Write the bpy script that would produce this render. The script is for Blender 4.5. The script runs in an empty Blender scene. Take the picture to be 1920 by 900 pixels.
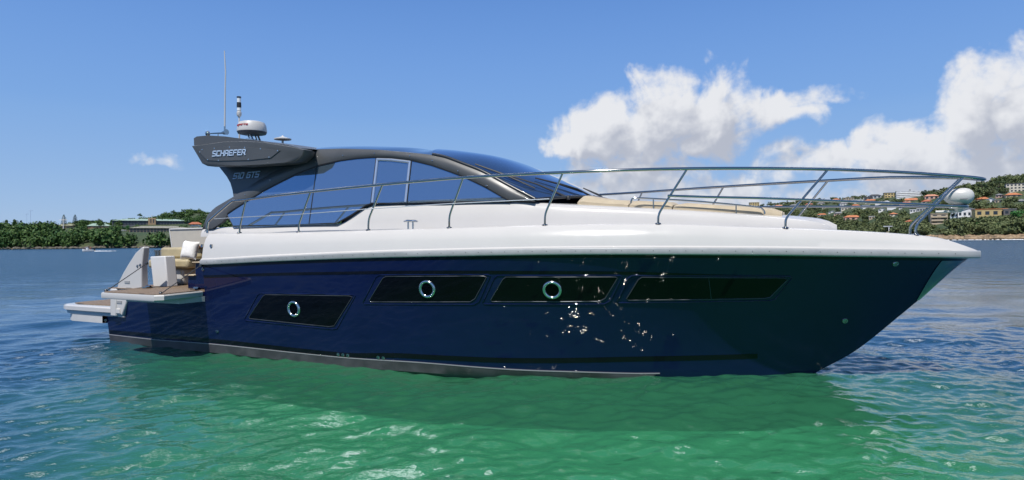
import bpy, bmesh, math, random
import numpy as np
from mathutils import Vector, Matrix

scene = bpy.context.scene
C = scene.collection
R = math.radians

# ------------------------------------------------------------------ camera, sky, sun, exposure
cam = bpy.data.cameras.new('camera'); cam_ob = bpy.data.objects.new('camera', cam); C.objects.link(cam_ob)
cam.sensor_width = 36; cam.lens = 22.5; cam.clip_start = .1; cam.clip_end = 30000
pitch = math.atan(3 / 1200); roll = math.atan(20 / 1920)
fw = Vector((0, math.cos(pitch), math.sin(pitch))); up0 = Vector((0, -math.sin(pitch), math.cos(pitch))); r0 = Vector((1, 0, 0))
rt = r0 * math.cos(roll) - up0 * math.sin(roll); up = up0 * math.cos(roll) + r0 * math.sin(roll)
M = Matrix((rt, up, -fw)).transposed().to_4x4(); M.translation = Vector((0, 0, 1.9))
cam_ob.matrix_world = M
scene.camera = cam_ob

SUN_EL, SUN_AZ = 59.0, -161.0            # azimuth clockwise from +Y: high behind the photographer's left shoulder
sun = bpy.data.lights.new('sun', 'SUN'); sun.energy = 4.8; sun.angle = R(.6); sun.color = (1, .955, .89)
sun_ob = bpy.data.objects.new('sun', sun); C.objects.link(sun_ob)
sd = Vector((math.sin(R(SUN_AZ)) * math.cos(R(SUN_EL)), math.cos(R(SUN_AZ)) * math.cos(R(SUN_EL)), math.sin(R(SUN_EL))))
sun_ob.rotation_euler = sd.to_track_quat('Z', 'Y').to_euler()

scene.view_settings.view_transform = 'Standard'
scene.view_settings.look = 'None'
scene.view_settings.exposure = 0.0
scene.view_settings.gamma = 1
scene.render.engine = 'CYCLES'
cy = scene.cycles
cy.max_bounces = 8; cy.diffuse_bounces = 2; cy.glossy_bounces = 5; cy.transmission_bounces = 4
cy.caustics_reflective = False; cy.caustics_refractive = False
cy.blur_glossy = .05; cy.sample_clamp_indirect = 80
cy.use_denoising = True

world = bpy.data.worlds.new('World'); scene.world = world; world.use_nodes = True

class NT:
    """small helper to wire shader nodes"""
    def __init__(s, tree):
        s.t = tree; s.n = tree.nodes; s.l = tree.links
    def node(s, kind, **kw):
        n = s.n.new(kind)
        for k, v in kw.items(): setattr(n, k, v)
        return n
    def put(s, sock, v):
        if isinstance(v, bpy.types.NodeSocket): s.l.new(v, sock)
        elif v is not None: sock.default_value = v
    def m(s, op, a, b=None, c=None, clamp=False):
        n = s.node('ShaderNodeMath', operation=op, use_clamp=clamp)
        for i, v in enumerate((a, b, c)):
            if v is not None: s.put(n.inputs[i], v)
        return n.outputs[0]
    def vm(s, op, a, b=None, out=0):
        n = s.node('ShaderNodeVectorMath', operation=op)
        s.put(n.inputs[0], a)
        if b is not None: s.put(n.inputs[3] if op == 'SCALE' else n.inputs[1], b)
        return n.outputs[1 if op in ('LENGTH', 'DISTANCE', 'DOT_PRODUCT') else 0]
    def noise(s, vec, scale, detail=4, rough=.5, dist=0, col=False, dims='3D'):
        n = s.node('ShaderNodeTexNoise'); n.noise_dimensions = dims
        s.put(n.inputs['Vector'], vec)
        n.inputs['Scale'].default_value = scale; n.inputs['Detail'].default_value = detail
        n.inputs['Roughness'].default_value = rough; n.inputs['Distortion'].default_value = dist
        return n.outputs[1 if col else 0]
    def mix(s, f, a, b, blend='MIX'):
        n = s.node('ShaderNodeMix', data_type='RGBA', blend_type=blend)
        s.put(n.inputs[0], f); s.put(n.inputs[6], a); s.put(n.inputs[7], b)
        return n.outputs[2]
    def ramp(s, f, lo, hi, a=0., b=1., smooth=True):
        n = s.node('ShaderNodeMapRange', interpolation_type='SMOOTHSTEP' if smooth else 'LINEAR')
        s.put(n.inputs[0], f)
        for i, v in ((1, lo), (2, hi), (3, a), (4, b)): s.put(n.inputs[i], v)
        return n.outputs[0]
    def comb(s, x, y, z):
        n = s.node('ShaderNodeCombineXYZ')
        for i, v in enumerate((x, y, z)): s.put(n.inputs[i], v)
        return n.outputs[0]
    def sep(s, v):
        n = s.node('ShaderNodeSeparateXYZ'); s.put(n.inputs[0], v); return n.outputs

def build_world():
    t = NT(world.node_tree)
    for n in list(t.n): t.n.remove(n)
    out = t.node('ShaderNodeOutputWorld'); bg = t.node('ShaderNodeBackground')
    sky = t.node('ShaderNodeTexSky', sky_type='NISHITA', sun_disc=False)
    sky.sun_elevation = R(SUN_EL); sky.sun_rotation = R(SUN_AZ % 360)
    sky.altitude = 0; sky.air_density = 1.0; sky.dust_density = .0; sky.ozone_density = 2.2
    hsv = t.node('ShaderNodeHueSaturation'); hsv.inputs['Saturation'].default_value = SKY_SAT; hsv.inputs['Value'].default_value = SKY_VAL
    hsv.inputs['Hue'].default_value = SKY_HUE
    t.put(hsv.inputs['Color'], sky.outputs[0])
    tc = t.node('ShaderNodeTexCoord')
    d = t.vm('NORMALIZE', tc.outputs['Generated'])
    x, y, z = t.sep(d)
    az = t.m('MULTIPLY', t.m('ARCTAN2', x, y), 57.2958)
    el = t.m('MULTIPLY', t.m('ARCSINE', z), 57.2958)
    P = t.comb(az, el, 0)
    # cumulus: (azimuth, elevation of the flat base, half width, height above, depth below)
    BL = CLOUDS
    def density(P, fine=True):
        wv = t.vm('SUBTRACT', t.noise(P, .20, 1, col=True, dims='2D'), (.5, .5, .5))
        Pw = t.vm('ADD', P, t.vm('MULTIPLY', wv, (5.5, 3.2, 0)))
        a, e, _ = t.sep(Pw)
        M = None
        for (a0, e0, sa, up_, dn, wgt) in BL:
            da = t.m('MULTIPLY', t.m('SUBTRACT', a, a0), 1 / sa)
            de = t.m('SUBTRACT', e, e0)
            de = t.m('MAXIMUM', t.m('MULTIPLY', de, 1 / up_), t.m('MULTIPLY', de, -1 / dn))
            q = t.m('ADD', t.m('MULTIPLY', da, da), t.m('MULTIPLY', de, de))
            q = t.m('MULTIPLY', t.m('SUBTRACT', 1, q), wgt)
            M = q if M is None else t.m('MAXIMUM', M, q)
        # unseen clouds added above the frame to put pale glints in the water
        hi = t.noise(d, 2.1, 3, .55)
        hi = t.m('MULTIPLY', t.m('SUBTRACT', hi, .535), 4.0)
        gate = t.m('MULTIPLY', t.m('MULTIPLY', t.ramp(el, 33, 41), t.ramp(el, 50, 57, 1, 0)), t.m('MULTIPLY', t.ramp(t.m('ABSOLUTE', az), 60, 80, 1, 0), t.ramp(t.m('ABSOLUTE', t.m('SUBTRACT', az, 15)), 15, 22)))
        M = t.m('MAXIMUM', M, t.m('SUBTRACT', t.m('MULTIPLY', t.m('ADD', hi, 1), gate), 1))
        f = t.noise(P, .42, 6 if fine else 3, .56, dims='2D')
        v = t.node('ShaderNodeTexVoronoi', feature='F1', voronoi_dimensions='2D'); t.put(v.inputs['Vector'], Pw); v.inputs['Scale'].default_value = .62
        v.inputs['Detail'].default_value = 2 if fine else 0; v.inputs['Roughness'].default_value = .55; v.normalize = True
        puff = t.m('SUBTRACT', .42, v.outputs['Distance'])
        D = t.m('ADD', t.m('ADD', M, t.m('MULTIPLY', t.m('SUBTRACT', f, .5), 1.9)), t.m('MULTIPLY', puff, 1.0))
        return D
    D = density(P)
    D2 = density(t.vm('ADD', P, (-.55, 1.15, 0)), False)
    D3 = density(t.vm('ADD', P, (-.9, 3.2, 0)), False)
    alpha = t.ramp(D, -.18, .82)
    lit = t.m('ADD', t.m('MULTIPLY', t.m('SUBTRACT', D, D2), .42), t.m('MULTIPLY', t.m('SUBTRACT', .75, D3), .42))
    lit = t.ramp(t.m('ADD', lit, .36), .0, 1.0)
    ccol = t.mix(lit, CLOUD_DARK, CLOUD_LIT)
    haze = t.ramp(el, -1, 9)                                            # clouds pale towards the horizon
    ccol = t.mix(t.m('MULTIPLY', t.m('SUBTRACT', 1, haze), .35), ccol, (.50/SKY_STR, .59/SKY_STR, .74/SKY_STR, 1))
    ccol = t.vm('SCALE', ccol, t.ramp(el, 30, 44, 1.0, 3.2))           # unseen overhead cloud boosted to brighten the glints on the water
    low = t.mix(t.ramp(el, 0, 11, smooth=False), tuple(v / SKY_STR for v in (.34, .50, .77)) + (1,), tuple(v / SKY_STR for v in (.215, .41, .79)) + (1,))
    ccol = t.vm('SCALE', ccol, t.ramp(el, 30, 44, 1.0, 3.2))           # second boost of the unseen overhead cloud for the water glints
    low = t.mix(t.ramp(el, 10, 23, smooth=False), low, tuple(v / SKY_STR for v in (.125, .30, .77)) + (1,))
    air = t.mix(t.ramp(el, 12, 45, .85, 0), hsv.outputs[0], low)      # thick sea air pales the sky towards the horizon
    col = t.mix(t.m('MULTIPLY', alpha, .97), air, ccol)
    t.put(bg.inputs[0], col); bg.inputs[1].default_value = SKY_STR
    t.l.new(bg.outputs[0], out.inputs[0])
SKY_STR = .15
SKY_SAT, SKY_VAL, SKY_HUE = 1.15, .66, .5
CLOUD_LIT = (.82 / SKY_STR, .83 / SKY_STR, .86 / SKY_STR, 1)
CLOUD_DARK = (.47 / SKY_STR, .50 / SKY_STR, .585 / SKY_STR, 1)
CLOUDS = [(4.5, 9.0, 3.2, 2.2, 1.6, 1.0), (8.5, 9.0, 4.2, 3.6, 3.0, 1.2), (13.0, 9.3, 4.4, 5.2, 3.4, 1.3), (17.5, 9.4, 4.2, 4.8, 2.6, 1.15),
          (22.0, 10.0, 4.2, 2.2, 1.3, .8), (25.0, 11.4, 2.8, 1.0, .8, .55), (11.0, 5.2, 8.0, 2.6, 3.0, .75), (15.5, 3.8, 10.0, 2.0, 3.0, .6),
          (26.0, 6.4, 5.0, 1.4, 1.4, .7), (30.2, 6.6, 3.0, 3.0, 2.4, 1.1), (35.6, 8.5, 3.0, 4.6, 4.5, 1.25), (35.0, 4.5, 8.0, 3.4, 4.0, 1.0),
          (40.5, 9.5, 4.6, 5.2, 7.0, 1.3), (44.0, 5.0, 9.0, 6.0, 5.0, 1.2), (24.0, 3.0, 5.0, 1.4, 1.6, .45), (58.0, 21.0, 11.0, 13.0, 12.0, 1.3), (60.0, 8.0, 12.0, 8.0, 8.0, 1.2), (-29.3, 6.3, .9, .26, .18, .05)]
build_world()
world.cycles.sampling_method = 'MANUAL'; world.cycles.sample_map_resolution = 256

# ------------------------------------------------------------------ materials
MATS = {}
def mat(name, color, rough=.5, metal=0., coat=0., spec=.5, var=0., vscale=6., bump=0., bscale=40., ior=1.5):
    if name in MATS: return MATS[name]
    m = bpy.data.materials.new(name); m.use_nodes = True; t = NT(m.node_tree)
    b = t.n['Principled BSDF']
    c = tuple(color) + (1,)
    b.inputs['Roughness'].default_value = rough; b.inputs['Metallic'].default_value = metal
    b.inputs['Coat Weight'].default_value = coat; b.inputs['Coat Roughness'].default_value = .03
    b.inputs['Specular IOR Level'].default_value = spec; b.inputs['IOR'].default_value = ior
    tc = t.node('ShaderNodeTexCoord')
    if var:
        f = t.noise(tc.outputs['Object'], vscale, 5, .6)
        f2 = t.ramp(f, .3, .7)
        col = t.mix(f2, tuple(v * (1 - var) for v in color) + (1,), tuple(min(v * (1 + var), 1) for v in color) + (1,))
        t.put(b.inputs['Base Color'], col)
        t.put(b.inputs['Roughness'], t.ramp(f, .2, .8, max(rough * .8, 0), min(rough * 1.25 + .01, 1)))
    else:
        b.inputs['Base Color'].default_value = c
    if bump:
        bn = t.node('ShaderNodeBump'); bn.inputs['Strength'].default_value = bump; bn.inputs['Distance'].default_value = .02
        t.put(bn.inputs['Height'], t.noise(tc.outputs['Object'], bscale, 4))
        t.put(b.inputs['Normal'], bn.outputs[0])
    MATS[name] = m
    return m

NAVY = mat('navy_gelcoat', (.0040, .0085, .047), .012, coat=.0, spec=.42, var=.06, vscale=1.2)
BLACKP = mat('black_gelcoat', (.004, .004, .007), .03, spec=.3)
WHITE = mat('white_gelcoat', (.565, .545, .52), .18, coat=.12, var=.012, vscale=2.)
WHITE2 = mat('white_plastic', (.56, .55, .53), .35, var=.02)
ANTIF = mat('grey_antifouling', (.062, .060, .064), .5, var=.3, vscale=3.)
GREY = mat('graphite_paint', (.074, .077, .080), .38, metal=.0, coat=.06, var=.06, vscale=2)
SEAM = mat('black_sealant', (.012, .012, .013), .45)
GLASS = mat('tinted_glass', (.27, .38, .51), .015, metal=.86)
WSGLASS = mat('windscreen_glass', (.10, .20, .42), .02, metal=.8, coat=.3)
HGLASS = mat('black_hull_glass', (.002, .002, .003), .01, spec=.22)
CHROME = mat('polished_steel', (.44, .43, .41), .07, metal=1.)
STEEL = mat('brushed_steel', (.62, .62, .62), .22, metal=1.)
TEAK = None
VINYL = mat('beige_vinyl', (.42, .35, .21), .5, var=.08, vscale=5, bump=.12, bscale=60)
PADV = mat('sunpad_vinyl', (.47, .39, .27), .55, var=.06, vscale=5, bump=.12, bscale=50)
CREAM = mat('cream_panel', (.50, .46, .39), .4, var=.04)
RUBBER = mat('black_rubber', (.018, .018, .018), .5)
RUB = mat('grey_rub_strip', (.36, .365, .37), .35, var=.05, vscale=8)
CLOTH = mat('white_cloth', (.78, .76, .72), .8, var=.05, bump=.3, bscale=25)
WOOD = mat('varnished_wood', (.22, .075, .025), .25, var=.3, vscale=9)
LETTER = mat('silver_blue_lettering', (.50, .62, .80), .35)
REDL = mat('red_lettering', (.5, .04, .05), .4)
DARKL = mat('grey_lettering', (.2, .2, .22), .4)

def teak_mat():
    m = bpy.data.materials.new('teak_planking'); m.use_nodes = True; t = NT(m.node_tree); b = t.n['Principled BSDF']
    tc = t.node('ShaderNodeTexCoord'); x, y, z = t.sep(tc.outputs['Object'])
    s = t.m('FRACT', t.m('MULTIPLY', y, 1 / .06))
    seam = t.m('LESS_THAN', s, .12)
    grain = t.noise(t.vm('MULTIPLY', tc.outputs['Object'], (3, 40, 3)), 1.5, 5, .6)
    c = t.mix(grain, (.15, .095, .055, 1), (.28, .20, .125, 1))
    t.put(b.inputs['Base Color'], t.mix(seam, c, (.02, .018, .016, 1)))
    b.inputs['Roughness'].default_value = .6
    return m
TEAK = teak_mat()

# ------------------------------------------------------------------ mesh helpers
class MB:
    """collects vertices and faces, then links them as one mesh object"""
    def __init__(s): s.v = []; s.f = []; s.mi = []; s.cur = 0
    def pt(s, p): s.v.append(tuple(p)); return len(s.v) - 1
    def face(s, idx): s.f.append(tuple(idx)); s.mi.append(s.cur)
    def grid(s, rows, closed=False):
        n = len(rows[0]); base = len(s.v)
        for r in rows: s.v.extend(tuple(p) for p in r)
        for i in range(len(rows) - 1):
            for j in range(n - 1 + (1 if closed else 0)):
                k = (j + 1) % n
                s.face((base + i*n + j, base + i*n + k, base + (i+1)*n + k, base + (i+1)*n + j))
        return s
    def poly(s, pts): s.face([s.pt(p) for p in pts]); return s
    def prism(s, pts, off):
        """polygon pushed along off, with sides"""
        o = Vector(off); a = [s.pt(p) for p in pts]; b = [s.pt(Vector(p) + o) for p in pts]; n = len(pts)
        s.face(a); s.face(b[::-1])
        for i in range(n): s.face((a[i], b[i], b[(i+1) % n], a[(i+1) % n]))
        return s
    def box(s, c, size, rot=None):
        c = Vector(c); hx, hy, hz = (v / 2 for v in size)
        q = [Vector((x, y, z)) for z in (-hz, hz) for (x, y) in ((-hx, -hy), (hx, -hy), (hx, hy), (-hx, hy))]
        if rot is not None: q = [rot @ p for p in q]
        i = [s.pt(c + p) for p in q]
        for f in ((3, 2, 1, 0), (4, 5, 6, 7), (0, 1, 5, 4), (1, 2, 6, 5), (2, 3, 7, 6), (3, 0, 4, 7)): s.face([i[k] for k in f])
        return s
    def tube(s, path, r, seg=10, closed=False, caps=True):
        P = [Vector(p) for p in path]; n = len(P); rings = []
        rr = r if isinstance(r, (list, tuple)) else [r] * n
        prev = None
        for i in range(n):
            a = P[(i - 1) % n] if (closed or i > 0) else P[i]; b = P[(i + 1) % n] if (closed or i < n - 1) else P[i]
            t = (b - a).normalized()
            if prev is None:
                h = Vector((0, 0, 1)) if abs(t.z) < .9 else Vector((1, 0, 0))
            else: h = prev
            nx = (h - t * h.dot(t)).normalized(); prev = nx; ny = t.cross(nx)
            rings.append([P[i] + (nx * math.cos(q) + ny * math.sin(q)) * rr[i] for q in (2 * math.pi * k / seg for k in range(seg))])
        if closed: rings.append(rings[0])
        s.grid(rings, True)
        if caps and not closed:
            s.poly(rings[0][::-1]); s.poly(rings[-1])
        return s
    def lathe(s, prof, c=(0, 0, 0), seg=24, axis=None):
        c = Vector(c); rot = axis if axis is not None else Matrix.Identity(3)
        rows = [[c + rot @ Vector((r * math.cos(2*math.pi*k/seg), r * math.sin(2*math.pi*k/seg), z)) for k in range(seg)] for (r, z) in prof]
        s.grid(rows, True)
        if prof[0][0] > 1e-4: s.poly(rows[0][::-1])
        if prof[-1][0] > 1e-4: s.poly(rows[-1])
        return s
    def build(s, name, mats, parent=None, smooth=40, bevel=0, loc=None, merge=True):
        me = bpy.data.meshes.new(name); me.from_pydata(s.v, [], s.f)
        if not isinstance(mats, (list, tuple)): mats = [mats]
        for m in mats: me.materials.append(m)
        if len(mats) > 1: me.polygons.foreach_set('material_index', s.mi)
        bm = bmesh.new(); bm.from_mesh(me)
        if merge: bmesh.ops.remove_doubles(bm, verts=bm.verts, dist=1e-4)
        bmesh.ops.recalc_face_normals(bm, faces=bm.faces)
        bm.to_mesh(me); bm.free()
        if smooth:
            me.polygons.foreach_set('use_smooth', [True] * len(me.polygons)); me.set_sharp_from_angle(angle=R(smooth))
        o = bpy.data.objects.new(name, me); C.objects.link(o)
        if parent is not None: o.parent = parent
        if loc is not None: o.location = loc
        if bevel:
            b = o.modifiers.new('bevel', 'BEVEL'); b.width = bevel; b.segments = 2; b.limit_method = 'ANGLE'; b.angle_limit = R(35)
            b.harden_normals = False
        return o

def tag(o, label=None, cat=None, group=None, kind=None):
    if label: o['label'] = label
    if cat: o['category'] = cat
    if group: o['group'] = group
    if kind: o['kind'] = kind
    return o
def empty(name, loc, rz=0):
    o = bpy.data.objects.new(name, None); C.objects.link(o); o.location = loc; o.rotation_euler.z = rz; o.empty_display_size = .3
    return o
def copy_tree(o, parent=None):
    c = o.copy(); C.objects.link(c)
    if parent is not None: c.parent = parent
    for ch in list(o.children): copy_tree(ch, c)
    return c
def fillet(path, rad=.08, n=5):
    """round the inner corners of a polyline"""
    P = [Vector(p) for p in path]; out = [P[0]]
    for i in range(1, len(P) - 1):
        a, b, c = P[i-1], P[i], P[i+1]
        u1 = a - b; u2 = c - b; r = min(rad, u1.length * .45, u2.length * .45)
        p, q = b + u1.normalized() * r, b + u2.normalized() * r
        for k in range(n + 1):
            t = k / n; out.append(p * (1-t)**2 + b * 2 * t * (1-t) + q * t * t)
    out.append(P[-1])
    return out
def spline(path, n=6):
    """Catmull-Rom through the points"""
    P = [Vector(p) for p in path]; P = [P[0] * 2 - P[1]] + P + [P[-1] * 2 - P[-2]]; out = []
    for i in range(1, len(P) - 2):
        a, b, c, d = P[i-1:i+3]
        for k in range(n):
            t = k / n
            out.append(.5 * (2*b + (c-a)*t + (2*a - 5*b + 4*c - d)*t*t + (3*b - a - 3*c + d)*t**3))
    out.append(P[-2])
    return out

def pchip(xs, ys):
    """Monotone cubic curve through (xs, ys), clamped at both ends."""
    xs = np.array(xs, float); ys = np.array(ys, float); h = np.diff(xs); d = np.diff(ys) / h
    m = np.zeros_like(ys); m[0] = d[0]; m[-1] = d[-1]
    for i in range(1, len(xs) - 1):
        if d[i-1] * d[i] > 0:
            w1 = 2*h[i] + h[i-1]; w2 = h[i] + 2*h[i-1]
            m[i] = (w1 + w2) / (w1 / d[i-1] + w2 / d[i])
    def f(x):
        x = min(max(x, xs[0]), xs[-1]); i = min(max(int(np.searchsorted(xs, x)) - 1, 0), len(xs) - 2)
        t = (x - xs[i]) / h[i]
        return float(ys[i]*(1+2*t)*(1-t)**2 + m[i]*h[i]*t*(1-t)**2 + ys[i+1]*t*t*(3-2*t) + m[i+1]*h[i]*t*t*(t-1))
    return f

# ---- hull lines, boat frame: x forward from the transom, y to port, z up from the waterline
brail = pchip([0, 2, 3.6, 5, 6.5, 8, 9, 10, 11, 12, 13, 14, 14.6, 14.86, 14.93],
              [2.3, 2.38, 2.42, 2.45, 2.46, 2.42, 2.35, 2.2, 1.95, 1.6, 1.15, .62, .3, .12, .02])
bwl = pchip([0, 1.7, 3.6, 6.5, 8.76, 10.2, 11, 11.5, 12.3, 13], [2.1, 2.18, 2.28, 2.3, 2.03, 1.6, 1.25, 1.0, .5, .03])
zrail = pchip([0, 3.45, 5.26, 7.74, 10.4, 12.3, 13.5, 14.93], [1.5, 1.57, 1.64, 1.71, 1.74, 1.72, 1.69, 1.65])
zstem = pchip([12.4, 13.0, 13.48, 14.06, 14.27, 14.77, 14.93], [-.5, 0, .33, .88, 1.09, 1.60, 1.72])
zdeck = pchip([3.2, 5, 7.6, 10.3, 11.3, 12.25, 13.24, 14.22, 14.48, 14.7, 14.93], [2.11, 2.09, 2.1, 2.12, 2.11, 2.06, 2.01, 1.93, 1.89, 1.81, 1.71])
tbase = pchip([2.5, 5, 7, 8, 9, 10, 11, 12, 12.8, 13.15, 13.3], [1.9, 1.92, 1.88, 1.8, 1.68, 1.5, 1.25, .92, .55, .27, .02])

def hb(x, z):
    """hull half-breadth at station x, height z"""
    zr = zrail(x)
    if x <= 13.0:
        z0 = 0.0; b0 = bwl(x)
    else:
        z0 = zstem(x); b0 = .03
    br = brail(x)
    if z < z0:
        return b0 * (1 + (z - z0) * .5)
    t = min(max((z - z0) / max(zr - z0, .02), 0), 1.2)
    p = 1 + .45 * min(max((x - 8) / 4, 0), 1)
    return b0 + (max(br, b0) - b0) * t ** p
def bdeck(x):
    return max(brail(x) - .22, .02)
def side(x, z):
    return -(tbase(x) - .2 * (z - 2.1))
def hull_y(x, z): return -hb(x, z)
def deck_y(x, z): return -(brail(x) - .24 if x < 13.9 else max(.34 - .25 * (x - 13.9), .05))

# ---- shores: k = X / Y seen from the mooring, Y = depth in metres
def smooth(t):
    t = min(max(t, 0.), 1.); return t * t * (3 - 2 * t)
r_near = pchip([.30, .367, .45, .533, .667, .8, 1.0, 1.3], [1100, 900, 720, 560, 385, 350, 330, 320])
r_far = pchip([.30, .367, .45, .533, .667, .8, 1.0, 1.3], [1300, 1150, 1000, 850, 640, 540, 520, 520])
r_top = pchip([.30, .35, .37, .45, .533, .667, .75, .8, 1.0, 1.3], [.2, 53, 58, 59, 54, 46, 47, 49, 51, 52])
def right_hill(X, Y):
    k = X / max(Y, 1.); a = r_near(k); b = r_far(k); top = r_top(k)
    if Y < a: return -3 + min(0, (Y - a) * .05)
    t = (Y - a) / (b - a)
    base = min((Y - a) / 6., 1.) * 4.5 - .3
    return base + (top - 4.5) * (smooth(t) * .55 + min(t, 1) * .45) + (0 if t < 1 else -(t - 1) * 12)
l_near = pchip([-1.2, -.8, -.6, -.4, -.2, 0, .1], [400, 455, 450, 470, 480, 600, 700])
l_top = pchip([-1.2, -.8, -.7, -.6, -.54, -.5, -.45, -.3, -.1, .05], [18, 17.5, 20.5, 23, 33, 37, 37, 30, 14, -1])
def left_hill(X, Y):
    k = X / max(Y, 1.); a = l_near(k); b = a + 190; top = l_top(k)
    if Y < a: return -3 + min(0, (Y - a) * .05)
    t = (Y - a) / (b - a)
    base = min((Y - a) / 8., 1.) * 3.5 - .3
    p2 = min(9.5, max(top - 12, 0) * .8)
    up = 9.0 * smooth(t / .3) + p2 * smooth((t - .35) / .33) + max(top - 12.5 - p2, -4) * smooth((t - .90) / .4)
    return base + max(up, 0) + (0 if t < 1.35 else -(t - 1.35) * 10)

# ------------------------------------------------------------------ water
def axis(lo, hi, step, lo_end, hi_end, g):
    a = list(np.arange(lo, hi + 1e-6, step)); s = step; x = a[-1]
    while x < hi_end: s *= g; x += s; a.append(x)
    s = step; x = a[0]; pre = []
    while x > lo_end: s *= g; x -= s; pre.append(x)
    return np.array(pre[::-1] + a)
def build_water():
    gx = axis(-8.5, 8.5, .032, -9000, 9000, 1.045)
    gy = axis(2.6, 11.5, .03, -3000, 16000, 1.035)
    X, Y = np.meshgrid(gx, gy)
    dx = np.gradient(gx)[None, :] * np.ones_like(X); dy = np.gradient(gy)[:, None] * np.ones_like(X)
    sp = np.maximum(dx, dy)
    rng = np.random.default_rng(11)
    Z = np.zeros_like(X)
    N = 120
    lam = np.exp(rng.uniform(math.log(.26), math.log(5.0), N))
    lam[:34] = np.exp(rng.uniform(math.log(.12), math.log(.26), 34))
    ang = R(-72) + rng.normal(0, R(36), N)
    ang[:34] = R(-72) + rng.normal(0, R(60), 34)
    for i in range(N):
        k = 2 * math.pi / lam[i]
        slope = WAVE_SLOPE * math.sqrt(2 / N) * (1.6 if lam[i] < .26 else 1.3 if lam[i] < 1.0 else .95 if lam[i] < 2.2 else .45)
        a = slope / k
        ph = rng.uniform(0, 6.28)
        att = np.clip(lam[i] / (sp * 3.2) - .9, 0, 1)
        w = np.sin(k * (X * math.cos(ang[i]) + Y * math.sin(ang[i])) + ph + .8 * np.sin(.13 * X + .21 * Y + i))
        Z += att * a * (w + .22 * (w * w - .5))
    # patches of calmer and livelier water
    gust = .82 + .18 * np.sin(.31 * X + .9) * np.sin(.27 * Y + .17 * X) + .12 * np.sin(.11 * X - .23 * Y)
    Z *= gust
    ny, nx = X.shape
    co = np.stack([X, Y, Z], -1).reshape(-1, 3)
    idx = np.arange(nx * ny).reshape(ny, nx)
    q = np.stack([idx[:-1, :-1], idx[:-1, 1:], idx[1:, 1:], idx[1:, :-1]], -1).reshape(-1, 4)
    me = bpy.data.meshes.new('water')
    me.vertices.add(len(co)); me.vertices.foreach_set('co', co.ravel().astype(np.float32))
    me.loops.add(q.size); me.loops.foreach_set('vertex_index', q.ravel().astype(np.int32))
    me.polygons.add(len(q)); me.polygons.foreach_set('loop_start', np.arange(0, q.size, 4, dtype=np.int32))
    me.polygons.foreach_set('loop_total', np.full(len(q), 4, dtype=np.int32))
    me.polygons.foreach_set('use_smooth', np.ones(len(q), bool))
    me.update(calc_edges=True)
    m = bpy.data.materials.new('sea_water'); m.use_nodes = True; t = NT(m.node_tree)
    for n in list(t.n): t.n.remove(n)
    out = t.node('ShaderNodeOutputMaterial')
    geo = t.node('ShaderNodeNewGeometry'); pos = geo.outputs['Position']
    dist = t.vm('DISTANCE', pos, (2.0, 7.5, 0))
    far = t.ramp(dist, 9, 60)
    # green by the boat; sides painted bluer for reflected sky, deeper water far out
    patch = t.noise(t.vm('MULTIPLY', pos, (.12, .2, 0)), 1., 3, .5)
    px_, py_, pz_ = t.sep(pos)
    bank = t.m('ABSOLUTE', t.m('ADD', t.m('SUBTRACT', px_, 1.2), t.m('MULTIPLY', t.m('SUBTRACT', py_, 6), .45)))   # green lane under the boat; blue outside it is painted-in sky reflection
    bank = t.m('ADD', bank, t.m('MULTIPLY', t.m('MAXIMUM', t.m('SUBTRACT', py_, 12), 0), .4))
    blue_mix = t.ramp(t.m('ADD', bank, t.m('MULTIPLY', t.m('SUBTRACT', patch, .5), 5)), 2.4, 7.5)
    body = t.mix(patch, WATER_A, WATER_B)
    body = t.mix(blue_mix, body, WATER_BLUE)
    dif = t.node('ShaderNodeBsdfDiffuse'); t.put(dif.inputs['Color'], body); t.put(dif.inputs['Normal'], t.comb(0, 0, 1))
    # ripples: fine ones close by, wind ruffle beyond the modelled swell
    h1 = t.noise(t.vm('MULTIPLY', pos, (1.0, 1.4, 1)), 6.0, 3, .55)
    h2 = t.noise(t.vm('MULTIPLY', pos, (.55, 1.0, 1)), 1.1, 5, .62)
    h3 = t.noise(t.vm('MULTIPLY', pos, (.6, 1.0, 1)), .16, 4, .6)
    h = t.m('ADD', t.m('MULTIPLY', h1, .012), t.m('ADD', t.m('MULTIPLY', t.m('MULTIPLY', h2, far), .30), t.m('MULTIPLY', t.m('MULTIPLY', h3, far), 1.1)))
    bn = t.node('ShaderNodeBump'); bn.inputs['Strength'].default_value = 1.0; bn.inputs['Distance'].default_value = 1.0
    t.put(bn.inputs['Height'], h)
    gl = t.node('ShaderNodeBsdfGlossy'); gl.inputs['Color'].default_value = (1, 1, 1, 1)
    t.put(gl.inputs['Roughness'], t.ramp(far, 0, 1, .045, .17)); t.put(gl.inputs['Normal'], bn.outputs[0])
    fr = t.node('ShaderNodeFresnel'); fr.inputs['IOR'].default_value = 1.46; t.put(fr.inputs['Normal'], bn.outputs[0])
    # not quite opaque: part of the light comes back from the hull and the sand below
    tp = t.node('ShaderNodeBsdfTransparent'); tp.inputs['Color'].default_value = (.80, .97, .92, 1)
    bd = t.node('ShaderNodeMixShader'); t.put(bd.inputs[0], t.m('MULTIPLY', t.m('SUBTRACT', 1, blue_mix), .46)); t.l.new(dif.outputs[0], bd.inputs[1]); t.l.new(tp.outputs[0], bd.inputs[2])
    mx = t.node('ShaderNodeMixShader'); t.put(mx.inputs[0], t.m('MULTIPLY', fr.outputs[0], t.ramp(far, 0, 1, 1.0, .60))); t.l.new(bd.outputs[0], mx.inputs[1]); t.l.new(gl.outputs[0], mx.inputs[2])
    t.l.new(mx.outputs[0], out.inputs[0])
    me.materials.append(m)
    o = bpy.data.objects.new('water', me); C.objects.link(o)
    tag(o, 'green shallow water turning blue further out, rippled by a light breeze', 'water', kind='structure')
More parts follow.
